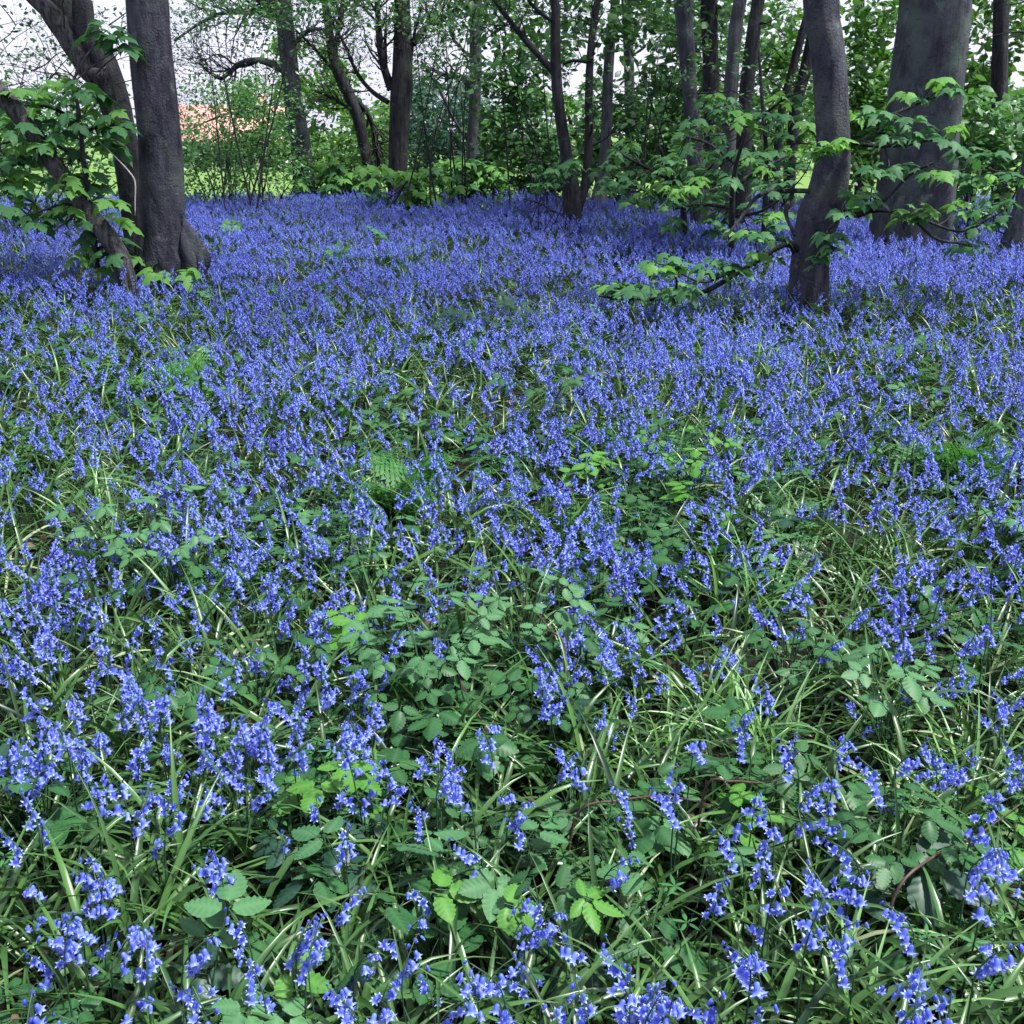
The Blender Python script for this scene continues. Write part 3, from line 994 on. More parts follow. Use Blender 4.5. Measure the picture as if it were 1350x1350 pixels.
# bushes and understorey trees built of many small leaves
def shrub(name, label, box, Y, depth, n, leaf, mat, stems=5, clumps=30, group=None, cat='bush', seed=0, gy=None, thin=0.10, stemr=0.02):
    x0, y0, x1, y1 = box
    a, b = at_y(x0, y1, Y), at_y(x1, y0, Y)
    rs = np.random.default_rng(100 + seed)
    base = np.array([(a.x + b.x) / 2, Y, 0.0 if gy is None else gy])
    cc = np.column_stack([rs.uniform(a.x, b.x, clumps), Y + rs.uniform(-depth, depth, clumps), rs.uniform(max(0.2, a.z), b.z, clumps)])
    wid = (b.x - a.x)
    k = rs.integers(0, clumps, n)
    sig = np.array([max(0.14, wid * thin), max(0.14, depth * 0.2), 0.10 + 0.03 * (b.z - a.z)])
    P = cc[k] + rs.normal(size=(n, 3)) * sig
    D = rs.normal(size=(n, 3))
    D[:, 2] = D[:, 2] * 0.4 - 0.25
    U = rs.normal(size=(n, 3)) * 0.55 + np.array([0, -0.2, 1.0])
    V, F = stamp(*SMALL, P, D, U, leaf * rs.uniform(0.6, 1.3, n))
    root = empty(name, base)
    tag(root, label, cat, group)
    tag(link('foliage', mesh_np('foliage', V - base, F, [mat]), root), kind='stuff')
    for i in range(stems):
        q = cc[rs.integers(0, clumps)]
        s0 = base + np.array([rs.normal() * wid * 0.12, rs.normal() * 0.2, -0.05])
        P = catmull(np.array([s0, (s0 * 0.55 + q * 0.45) + rs.normal(size=3) * wid * 0.06, q]), 10)
        mb = MB()
        mb.add(*tube(P, np.linspace(stemr, stemr * 0.25, 10), 6, 0.05, i, cap=False))
        link('stem', mb.mesh('stem', [M_twig], off=base), root)
    tw = MB()
    for q in cc:
        j = rs.integers(0, clumps)
        if np.linalg.norm(cc[j] - q) < wid * 0.5:
            P = catmull(np.array([q, (q + cc[j]) / 2 + rs.normal(size=3) * 0.1, cc[j]]), 6)
            tw.add(*tube(P, np.linspace(stemr * 0.35, 0.004, 6), 4, cap=False))
    if tw.n:
        tag(link('twigs', tw.mesh('twigs', [M_twig], off=base), root), kind='stuff')
    return root


shrub('holly_bush', 'dense dark green bush behind the twin-stemmed tree, reaching the ground', (638, 70, 745, 250), 22.5, 0.9, 2920, 0.172, M_wood1, 6, 60, seed=1)
shrub('hazel_bush', 'tall dark leafy bush right of the pale curved trunk', (770, 90, 890, 262), 20.5, 0.8, 2021, 0.172, M_wood1, 6, 46, seed=2)
shrub('understorey_tree', 'light green understorey foliage behind the slanting stems', (985, 0, 1080, 235), 23, 1.0, 1684, 0.185, M_wood2, 5, 40, cat='tree', seed=3)
shrub('understorey_tree', 'yellow-green understorey foliage between the bent trunk and great grey trunk', (1095, -10, 1200, 235), 19, 1.0, 2021, 0.185, M_wood2, 5, 46, cat='tree', seed=4)
shrub('understorey_tree', 'loose yellow-green foliage beside the far right dark trunk, sky showing through', (1240, -20, 1370, 140), 19, 1.0, 1123, 0.185, M_wood2, 5, 34, cat='tree', seed=5)
shrub('hazel_bush', 'dark tiered bush behind the great grey trunk at the right edge', (1240, 135, 1400, 268), 15, 0.8, 2021, 0.145, M_wood1, 6, 46, seed=6)
shrub('understorey_tree', 'dark foliage filling the gaps between the crowded trunks', (850, 10, 1010, 240), 21, 1.0, 2358, 0.185, M_wood1, 6, 54, cat='tree', seed=7)
shrub('thorn_bush', 'thin open bush of dark twigs before the red roofed house', (232, 118, 330, 258), 20.5, 0.9, 2900, 0.08, M_wood1, 12, 70, seed=8, stemr=0.014)
shrub('thorn_bush', 'sparse bush of slanting dark stems left of the arching-branch trunk', (305, 105, 390, 258), 20.8, 0.9, 2400, 0.08, M_wood1, 10, 64, seed=9, stemr=0.018)
shrub('hazel_bush', 'light green bush behind the crooked forked tree', (400, 150, 520, 245), 26, 0.8, 2021, 0.172, M_wood2, 5, 34, seed=10)
shrub('yew_bush', 'blue-green bush between the forked trunk and slim straight trunk', (540, 105, 632, 245), 27, 0.8, 2340, 0.158, M_wood3, 5, 40, seed=11)
shrub('understorey_tree', 'overhanging foliage at the top edge above the twin-stemmed tree', (640, -40, 790, 75), 19, 1.2, 1067, 0.172, M_wood1, 4, 34, cat='tree', seed=12)
shrub('understorey_tree', 'overhanging foliage at the top edge above the crowded trunks', (800, -40, 960, 70), 18, 1.2, 954, 0.172, M_wood1, 4, 34, cat='tree', seed=13)
shrub('thorn_bush', 'dark twiggy bush behind the leaning stems at the left edge', (-60, 130, 190, 262), 14.5, 0.7, 2600, 0.1, M_wood1, 8, 50, seed=14)
shrub('thorn_bush', 'thin twigs and small leaves high behind the leaning stems', (-60, 10, 170, 140), 15.5, 0.7, 700, 0.08, M_young, 8, 40, seed=15, stemr=0.015)
shrub('understorey_tree', 'fine twigs with sparse small leaves against sky right of the left trunk', (235, 0, 365, 130), 22.5, 0.8, 1235, 0.07, M_young, 9, 80, cat='tree', seed=16, stemr=0.02)
shrub('understorey_tree', 'fine sparse foliage against the sky round the forked trunk', (560, 10, 640, 110), 20, 0.8, 336, 0.132, M_wood1, 4, 26, cat='tree', seed=17)
shrub('understorey_tree', 'leafy twigs hanging in at the top edge right of the left trunk', (236, -50, 420, 42), 18.5, 1.0, 1700, 0.085, M_wood1, 4, 40, cat='tree', seed=18)
shrub('understorey_tree', 'leafy twigs hanging in at the top edge about the forked trunk', (420, -50, 650, 38), 18.5, 1.0, 1200, 0.1, M_wood1, 4, 46, cat='tree', seed=19)
shrub('hedge', 'low green hedge beyond the lawn before the red roofed house', (190, 188, 410, 222), 56, 0.8, 3600, 0.26, M_wood1, 6, 60, cat='hedge', seed=29, gy=-0.6, thin=0.05)
# trees beyond the lawn
for i, (box, yy, n, m_, lb) in enumerate((
    ((384, 62, 468, 232), 44, 2600, M_wood2, 'round light green tree beyond the lawn behind the crooked tree'),
    ((318, 98, 378, 225), 52, 1600, M_wood2, 'small pale green tree beyond the lawn beside the red roof'),
    ((548, 108, 640, 232), 46, 2400, M_wood3, 'blue-green tree beyond the lawn behind the slim straight trunk'),
    ((470, 130, 556, 232), 48, 2000, M_wood2, 'mid green tree beyond the lawn behind the forked trunk'),
    ((640, 130, 800, 232), 42, 3000, M_wood2, 'light green tree beyond the lawn behind the dense dark bush'),
    ((790, 130, 930, 232), 46, 2600, M_wood1, 'broad tree beyond the lawn behind the pale curved trunk'),
    ((920, 120, 1060, 232), 44, 3000, M_wood2, 'broad light tree beyond the lawn behind the crowded trunks'),
    ((1050, 70, 1220, 232), 46, 3000, M_wood2, 'broad tree beyond the lawn behind the bent and great trunks'),
    ((1200, 90, 1400, 232), 43, 3000, M_wood1, 'broad dark tree beyond the lawn at the right edge'),
    ((-80, 120, 90, 232), 46, 2600, M_wood1, 'low tree beyond the lawn at the left edge'))):
    shrub('hedgerow_tree', lb, box, yy, 2.0, n, 0.3, m_, 3, 30, group='trees beyond the lawn', cat='tree', seed=40 + i, gy=-0.1, stemr=0.12)

# ------------------------------------------------------------------ the red roofed house beyond the lawn
M_wall = noise_mat('rendered_wall', [(0.3, (0.6, 0.55, 0.52)), (0.7, (0.72, 0.68, 0.66))], 4)
M_tile = noise_mat('clay_roof_tile', [(0.3, (0.5, 0.24, 0.2)), (0.7, (0.62, 0.36, 0.31))], 6)
M_glass = noise_mat('window_glass', [(0.3, (0.02, 0.025, 0.03)), (0.7, (0.05, 0.06, 0.07))], 2, 0.1, 0, 2, 0.6)
M_paint = noise_mat('white_paint', [(0.3, (0.72, 0.72, 0.72)), (0.7, (0.8, 0.8, 0.8))], 3, 0.5)


def box_tris(x0, y0, z0, x1, y1, z1):
    V = np.array([(x, y, z) for x in (x0, x1) for y in (y0, y1) for z in (z0, z1)], float)
    q = [(0, 1, 3, 2), (4, 6, 7, 5), (0, 4, 5, 1), (2, 3, 7, 6), (0, 2, 6, 4), (1, 5, 7, 3)]
    F = [t for a, b, c, d in q for t in ((a, b, c), (a, c, d))]
    return V, np.array(F)


YH = 68
ha, hb = at_y(215, 190, YH), at_y(366, 154, YH)
x0, x1, ze, zr = ha.x, hb.x, ha.z, hb.z
zb = -1.75
house = empty('house', ((x0 + x1) / 2, YH, zb))
tag(house, 'pale low house with a red tiled roof beyond the lawn, seen through twigs', 'house')
ho = np.array(house.location)
mb = MB(); mb.add(*box_tris(x0, YH, zb, x1, YH + 6, ze)); link('wall', mb.mesh('wall', [M_wall], False, ho), house)
rf = MB()
V = np.array([(x0 - .4, YH - .4, ze - .1), (x1 + .4, YH - .4, ze - .1), (x1 + .4, YH + 3, zr + .6), (x0 - .4, YH + 3, zr + .6), (x0 - .4, YH + 6.4, ze - .1), (x1 + .4, YH + 6.4, ze - .1)])
V2 = V + np.array([0, 0, 0.14])
rf.add(np.vstack([V, V2]), [(6, 7, 8), (6, 8, 9), (9, 8, 11), (9, 11, 10), (0, 2, 1), (0, 3, 2), (3, 5, 2), (3, 4, 5), (0, 1, 7), (0, 7, 6), (4, 10, 11), (4, 11, 5),
       (0, 6, 9), (0, 9, 3), (3, 9, 10), (3, 10, 4), (1, 2, 8), (1, 8, 7), (2, 5, 11), (2, 11, 8)])
roof = link('roof', rf.mesh('roof', [M_tile], False, ho), house)
ch = MB(); cx = x0 + (x1 - x0) * 0.7; ch.add(*box_tris(cx, YH + 2.6, zr - .2, cx + .8, YH + 3.3, zr + 1.3)); link('chimney', ch.mesh('chimney', [M_tile], False, ho), roof)
for i in range(5):
    wx = x0 + (x1 - x0) * (0.06 + 0.19 * i)
    fr = MB()
    for b in ((wx - .06, YH - .06, zb + .9, wx + 1.16, YH - .003, zb + .98), (wx - .06, YH - .06, zb + 1.9, wx + 1.16, YH - .003, zb + 1.98),
              (wx - .06, YH - .06, zb + .98, wx + .02, YH - .003, zb + 1.9), (wx + 1.08, YH - .06, zb + .98, wx + 1.16, YH - .003, zb + 1.9), (wx + .52, YH - .05, zb + .98, wx + .58, YH - .003, zb + 1.9)):
        fr.add(*box_tris(*b))
    w_ = link('window', fr.mesh('window', [M_paint], False, ho), house)
    gl = MB(); gl.add(*box_tris(wx + .02, YH - .03, zb + .98, wx + 1.08, YH - .004, zb + 1.9)); link('pane', gl.mesh('pane', [M_glass], False, ho), w_)

# ------------------------------------------------------------------ flower meshes
def bell_arrays(L=0.0205, R=0.0062, flare=2.05, curl=0.14, open_=1.0):
    th = np.arange(6) * PI / 3
    V, tip = [], []
    for z, r, t in ((0, 0.2, 0.05), (-0.12, 0.72, 0.0), (-0.5, 0.8, 0.0), (-0.8, 1.0 * open_, 0.3)):
        V.append(np.stack([np.cos(th) * r * R, np.sin(th) * r * R, np.full(6, z * L)], -1))
        tip += [t] * 6
    t2 = th + PI / 6
    V.append(np.stack([np.cos(t2) * R * flare * 0.72 * open_, np.sin(t2) * R * flare * 0.72 * open_, np.full(6, -0.97 * L)], -1))
    tip += [0.75] * 6
    V.append(np.stack([np.cos(t2) * R * flare * open_, np.sin(t2) * R * flare * open_, np.full(6, (-0.97 + curl) * L)], -1))
    tip += [0.85] * 6
    V = np.vstack(V)
    F = []
    for i in range(3):
        for k in range(6):
            a, b, c, d = i * 6 + k, i * 6 + (k + 1) % 6, (i + 1) * 6 + (k + 1) % 6, (i + 1) * 6 + k
            F += [(a, b, c), (a, c, d)]
    for k in range(6):
        a, b, m, t = 18 + k, 18 + (k + 1) % 6, 24 + k, 30 + k
        F += [(a, b, m), (a, m, t), (m, b, t)]
    return V, np.array(F), np.array(tip)


BELLS = [bell_arrays(), bell_arrays(0.022, 0.0066, 2.25, 0.22), bell_arrays(0.0195, 0.0058, 1.8, 0.05), bell_arrays(0.021, 0.0064, 2.4, 0.3),
         bell_arrays(0.016, 0.0044, 1.05, -0.02, 0.7), bell_arrays(0.012, 0.0032, 0.8, -0.08, 0.5)]


def rot_to(d, roll):
    """matrix whose -Z axis points along d"""
    d = np.array(d, float) / np.linalg.norm(d)
    z = -d
    ref = np.array([math.cos(roll), math.sin(roll), 0.3])
    x = ref - z * (ref @ z)
    x /= np.linalg.norm(x)
    return np.stack([x, np.cross(z, x), z], -1)


def make_proto(nb, H, droop, lean, seed):
    rs = np.random.default_rng(seed)
    n = 14
    P = [np.zeros(3)]
    for i in range(n):
        t = (i + 1) / n
        s = np.clip((t - 0.7) / 0.3, 0, 1)
        a = lean * t + droop * s * s * (3 - 2 * s)
        P.append(P[-1] + np.array([math.sin(a), 0.06 * math.sin(t * 5 + seed), math.cos(a)]) * H / n)
    P = np.array(P)
    R = np.linspace(0.0024, 0.0011, n + 1)
    stem = MB()
    stem.add(*tube(P, R, 5, cap=True))
    bells = []
    for i in range(nb):
        u = i / max(1, nb - 1)
        t = 0.745 + 0.255 * u ** 0.9
        f = t * n
        k = min(int(f), n - 1)
        p = P[k] * (1 - (f - k)) + P[k + 1] * (f - k)
        az = rs.uniform(-1.6, 1.6) if droop > 0.7 else rs.uniform(-PI, PI)
        o = np.array([math.cos(az), math.sin(az), 0])
        pl = (0.013 - 0.006 * u) * rs.uniform(0.8, 1.3)
        e = p + o * pl + np.array([0, 0, 0.003 * (1 - u)])
        stem.add(*tube(np.array([p, (p + e) / 2 + [0, 0, 0.003], e]), [0.0009, 0.0008, 0.0008], 3, cap=False))
        d = np.array([0, 0, -1]) + o * rs.uniform(0.15, 0.75)
        bi = int(rs.choice([0, 1, 2, 3])) if u < 0.72 else (4 if u < 0.93 else 5)
        if nb <= 5 and bi == 5:
            bi = 4
        s = rs.uniform(0.76, 1.0)
        bells.append((bi, rot_to(d, rs.uniform(0, 6)) * s, e))
    head = np.mean([b[2] for b in bells], axis=0)
    return dict(stem=stem, bells=bells, head=head, nb=nb, H=H)


PROTO = [make_proto(nb, H, dr, ln, 50 + i) for i, (nb, H, dr, ln) in enumerate((
    (8, 0.33, 0.85, 0.06), (10, 0.37, 0.6, 0.03), (6, 0.30, 1.15, 0.08), (12, 0.38, 0.4, 0.04), (5, 0.28, 1.3, 0.1),
    (9, 0.35, 0.95, -0.03), (11, 0.36, 0.3, 0.05), (7, 0.32, 0.75, 0.12), (4, 0.27, 1.0, 0.05), (14, 0.40, 0.5, 0.03)))]

bell_me = [mesh_np('bell', v, f, [M_petal], tip=t) for v, f, t in BELLS]
stem_me = [p['stem'].mesh('stem', [M_stem]) for p in PROTO]
STRAPS = [strap_verts(L, w, ln, cu, tw) for L, w, ln, cu, tw in ((0.34, 0.013, 0.3, 1.3, 0.4), (0.28, 0.011, 0.55, 1.1, -0.6), (0.38, 0.014, 0.2, 1.7, 0.8),
          (0.3, 0.012, 0.7, 0.9, 0.3), (0.24, 0.010, 0.15, 0.8, -0.3), (0.36, 0.012, 0.5, 1.9, 0.9))]
strap_me = [mesh_np('leaf', v, f, [M_strap]) for v, f in STRAPS]

lib = bpy.data.collections.new('flower_library')          # prototypes only reached through the scatter nodes


def lib_col(name, meshes):
    c = bpy.data.collections.new(name)
    for i, me in enumerate(meshes):
        o = bpy.data.objects.new('%s_%02d' % (name, i), me)
        c.objects.link(o)
    return c


def joined_plant(p):
    mb = MB()
    mb.V, mb.F, mb.M, mb.T, mb.n = list(p['stem'].V), list(p['stem'].F), list(p['stem'].M), list(p['stem'].T), p['stem'].n
    for bi, R, e in p['bells']:
        v, f, t = BELLS[bi]
        mb.add(v @ R.T + e, f, 1, t)
    return mb


C_bell = lib_col('bluebell_stem', [joined_plant(p).mesh('bluebell', [M_stem, M_petal]) for p in PROTO])
tufts = []
for k in range(6):
    rs = np.random.default_rng(300 + k)
    mb = MB()
    for j in range(5):
        p = joined_plant(PROTO[int(rs.integers(0, 10))])
        a = rs.uniform(0, 2 * PI)
        Rz = np.array([[math.cos(a), -math.sin(a), 0], [math.sin(a), math.cos(a), 0], [0, 0, 1]])
        o = np.array([rs.normal() * 0.11, rs.normal() * 0.11, 0])
        s = rs.uniform(0.85, 1.15)
        for v, f, m, t in zip(p.V, p.F, p.M, p.T):
            pass
        V = np.concatenate(p.V) @ Rz.T * s + o
        Fa, Ma, Ta = np.concatenate(p.F), np.concatenate(p.M), np.concatenate(p.T)
        mb.V.append(V); mb.F.append(Fa + mb.n); mb.M.append(Ma); mb.T.append(Ta); mb.n += len(V)
    tufts.append(mb.mesh('bluebell_tuft', [M_stem, M_petal]))
C_tuft = lib_col('bluebell_tuft', tufts)


def strap_clump(seed, n, straw=0.025):
    rs = np.random.default_rng(seed)
    mb = MB()
    for i in range(n):
        v, f = strap_verts(rs.uniform(0.24, 0.46), rs.uniform(0.008, 0.0135), rs.uniform(0.1, 1.0), rs.uniform(0.8, 2.3), rs.uniform(-0.9, 0.9))
        a = rs.uniform(0, 2 * PI)
        Rz = np.array([[math.cos(a), -math.sin(a), 0], [math.sin(a), math.cos(a), 0], [0, 0, 1]])
        mb.add(v @ Rz.T + np.array([rs.normal() * 0.015, rs.normal() * 0.015, 0]), f, 1 if rs.random() < straw else 0)
    return mb.mesh('strap_clump', [M_strap, M_straw])


C_strap = lib_col('strap_clump', [strap_clump(400 + i, 8 + i % 4) for i in range(8)])


def bramble_leaf_arrays(k, five=False):
    v, f = LEAFLET[k % 3]
    parts = []
    spec = [(0, 1.0, 0.25), (1.25, 0.8, 0.1), (-1.25, 0.8, 0.1)]
    if five:
        spec = [(0, 1.0, 0.2), (0.95, 0.9, 0.12), (-0.95, 0.9, 0.12), (1.95, 0.65, 0.05), (-1.95, 0.65, 0.05)]
    for a, s, o in spec:
        Rz = np.array([[math.cos(a), math.sin(a), 0], [-math.sin(a), math.cos(a), 0], [0, 0, 1]])
        w = v * s
        w = w + np.array([0, o, 0])
        parts.append((w @ Rz.T, f))
    return parts


def bramble_clump(seed, n, mat, size=0.062):
    rs = np.random.default_rng(seed)
    mb = MB()
    for i in range(n):
        a = rs.uniform(0, 2 * PI)
        top = np.array([math.cos(a) * rs.uniform(0.02, 0.13), math.sin(a) * rs.uniform(0.02, 0.13), rs.uniform(0.08, 0.24)])
        P = catmull(np.array([[0, 0, 0], top * 0.5 + [0, 0, 0.04], top]), 5)
        mb.add(*tube(P, np.linspace(0.0018, 0.001, 5), 3, cap=False), 1)
        D = np.array([math.cos(a), math.sin(a), rs.uniform(-0.5, 0.1)])
        U = np.array([rs.normal() * 0.3, rs.normal() * 0.3, 1])
        Mx = frames(D[None], U[None])[0]
        for v, f in bramble_leaf_arrays(i, rs.random() < 0.2):
            mb.add(v @ Mx.T * size * rs.uniform(0.8, 1.25) + top, f, 0, LTIP)
    return mb.mesh('bramble_clump', [mat, M_stem], smooth=False)


C_bram = lib_col('bramble_clump', [bramble_clump(500 + i, 5 + i % 3, [M_bram, M_bram, M_bramgrey, M_bram, M_bramdark, M_brambright][i]) for i in range(6)])


def cleaver_clump(seed):
    rs = np.random.default_rng(seed)
    mb = MB()
    for s in range(5):
        a = rs.uniform(0, 2 * PI)
        d = np.array([math.cos(a) * 0.5, math.sin(a) * 0.5, 1.0])
        P = [np.array([rs.normal() * 0.03, rs.normal() * 0.03, 0])]
        for i in range(6):
            d = d + rs.normal(size=3) * 0.25
            d /= np.linalg.norm(d)
            P.append(P[-1] + d * 0.035)
        P = np.array(P)
        mb.add(*tube(P, np.full(7, 0.001), 3, cap=False))
        for i in range(1, 7):
            for k in range(5):
                b = k * 2 * PI / 5 + i
                D = np.array([math.cos(b), math.sin(b), 0.2])
                v, f = simple_leaf()
                v = v * np.array([0.5, 1, 1]) * rs.uniform(0.018, 0.028)
                mb.add(v @ frames(D[None], np.array([[0, 0.1, 1.0]]))[0].T + P[i], f)
    return mb.mesh('cleavers', [M_cleaver])


C_clv = lib_col('cleavers_clump', [cleaver_clump(600 + i) for i in range(3)])


def scatter(name, coll, P, rot, scl, idx, label, cat):
    P = np.asarray(P, np.float32)
    me = bpy.data.meshes.new(name)
    me.vertices.add(len(P))
    me.vertices.foreach_set('co', P.ravel())
    a = me.attributes.new('rot', 'FLOAT_VECTOR', 'POINT'); a.data.foreach_set('vector', np.asarray(rot, np.float32).ravel())
    a = me.attributes.new('scl', 'FLOAT', 'POINT'); a.data.foreach_set('value', np.asarray(scl, np.float32))
    a = me.attributes.new('pick', 'INT', 'POINT'); a.data.foreach_set('value', np.asarray(idx, np.int32))
    o = link(name, me)
    ng = bpy.data.node_groups.new(name, 'GeometryNodeTree')
    ng.interface.new_socket('Geometry', in_out='INPUT', socket_type='NodeSocketGeometry')
    ng.interface.new_socket('Geometry', in_out='OUTPUT', socket_type='NodeSocketGeometry')
    gi, go = ng.nodes.new('NodeGroupInput'), ng.nodes.new('NodeGroupOutput')
    ci = ng.nodes.new('GeometryNodeCollectionInfo')
    ci.inputs['Collection'].default_value = coll
    ci.inputs['Separate Children'].default_value = True
    ci.inputs['Reset Children'].default_value = True
    ip = ng.nodes.new('GeometryNodeInstanceOnPoints')
    ip.inputs['Pick Instance'].default_value = True

    def attr(nm, ty):
        n = ng.nodes.new('GeometryNodeInputNamedAttribute')
        n.data_type = ty
        n.inputs['Name'].default_value = nm
        return [s for s in n.outputs if s.enabled and s.name == 'Attribute'][0]
    L = ng.links
    L.new(gi.outputs[0], ip.inputs['Points'])
    L.new(ci.outputs[0], ip.inputs['Instance'])
    L.new(attr('pick', 'INT'), ip.inputs['Instance Index'])
    L.new(attr('rot', 'FLOAT_VECTOR'), ip.inputs['Rotation'])
    L.new(attr('scl', 'FLOAT'), ip.inputs['Scale'])
    L.new(ip.outputs[0], go.inputs[0])
    md = o.modifiers.new('scatter', 'NODES')
    md.node_group = ng
    tag(o, label, cat, kind='stuff')
    return o


# ------------------------------------------------------------------ where the flowers stand: blue cover seen in the picture
COVER = np.array([
    (0, 262, .85), (300, 262, .8), (500, 275, .85), (675, 265, .9), (900, 280, .9), (1100, 300, .9), (1350, 290, .8),
    (0, 330, .75), (150, 360, .7), (330, 320, .8), (430, 310, .62), (500, 315, .6), (530, 330, .6), (640, 320, .85), (800, 320, .88), (950, 330, .88), (1150, 350, .88), (1330, 340, .85),
    (0, 420, .62), (120, 400, .8), (230, 445, .3), (330, 410, .8), (450, 410, .75), (560, 400, .8), (635, 395, .5), (720, 420, .8), (900, 430, .85), (1050, 420, .8), (1150, 400, .6), (1200, 430, .6), (1320, 420, .75),
    (40, 460, .4), (100, 520, .65), (220, 490, .65), (330, 480, .8), (430, 500, .7), (500, 520, .4), (560, 500, .6), (650, 490, .7), (720, 500, .4), (800, 500, .75), (950, 480, .85), (1060, 500, .75), (1200, 480, .55), (1320, 500, .7),
    (40, 610, .45), (130, 580, .4), (230, 560, .75), (330, 600, .7), (420, 580, .6), (520, 590, .12), (560, 640, .2), (640, 570, .35), (700, 560, .7), (760, 590, .6), (850, 560, .6), (910, 570, .25), (1000, 560, .75), (1100, 580, .55), (1200, 600, .65), (1280, 560, .4), (1330, 620, .7),
    (30, 660, .25), (150, 650, .12), (220, 640, .6), (290, 680, .8), (380, 660, .45), (480, 680, .55), (560, 690, .45), (640, 660, .6), (730, 640, .5), (800, 680, .75), (870, 670, .2), (950, 680, .6), (1060, 670, .35), (1130, 700, .3), (1260, 690, .7),
    (30, 760, .8), (110, 730, .5), (180, 760, .6), (270, 740, .5), (370, 740, .65), (430, 760, .65), (500, 740, .5), (600, 750, .65), (680, 760, .25), (770, 710, .85), (830, 760, .8), (900, 760, .4), (990, 740, .6), (1070, 790, .4), (1180, 770, .5), (1300, 760, .6),
    (20, 850, .75), (90, 800, .75), (160, 850, .2), (240, 880, .25), (330, 830, .4), (400, 860, .65), (450, 820, .7), (570, 830, .12), (640, 860, .25), (720, 830, .5), (820, 830, .65), (900, 850, .2), (960, 830, .4), (1050, 840, .2), (1170, 850, .25), (1260, 830, .5), (1330, 870, .4),
    (30, 920, .6), (110, 920, .6), (230, 930, .75), (330, 930, .75), (440, 920, .7), (540, 940, .55), (600, 920, .2), (700, 920, .5), (800, 930, .55), (880, 940, .35), (960, 920, .12), (1080, 930, .15), (1200, 930, .2), (1320, 930, .3),
    (30, 1000, .75), (110, 980, .8), (180, 1010, .35), (270, 980, .85), (350, 980, .8), (450, 1010, .5), (580, 990, .6), (660, 960, .45), (720, 990, .2), (850, 970, .45), (950, 1000, .12), (1100, 990, .1), (1230, 1000, .15), (1330, 1000, .3)])


def cover(px, py):
    px, py = np.asarray(px, float), np.asarray(py, float)
    out = np.zeros(len(px))
    for s in range(0, len(px), 20000):
        e = slice(s, s + 20000)
        # rows crowd together with distance, so measure that way
        sy = lambda v: 260 * np.log(np.maximum(v - 215, 12) / 12)
        d2 = (np.clip(px[e], 0, 1350)[:, None] - COVER[None, :, 0]) ** 2 * 0.8 + ((sy(py[e])[:, None] - sy(COVER[None, :, 1])) * 1.3) ** 2
        w = 1 / (d2 + 300) ** 1.6
        out[e] = (w * COVER[None, :, 2]).sum(1) / w.sum(1)
    return out


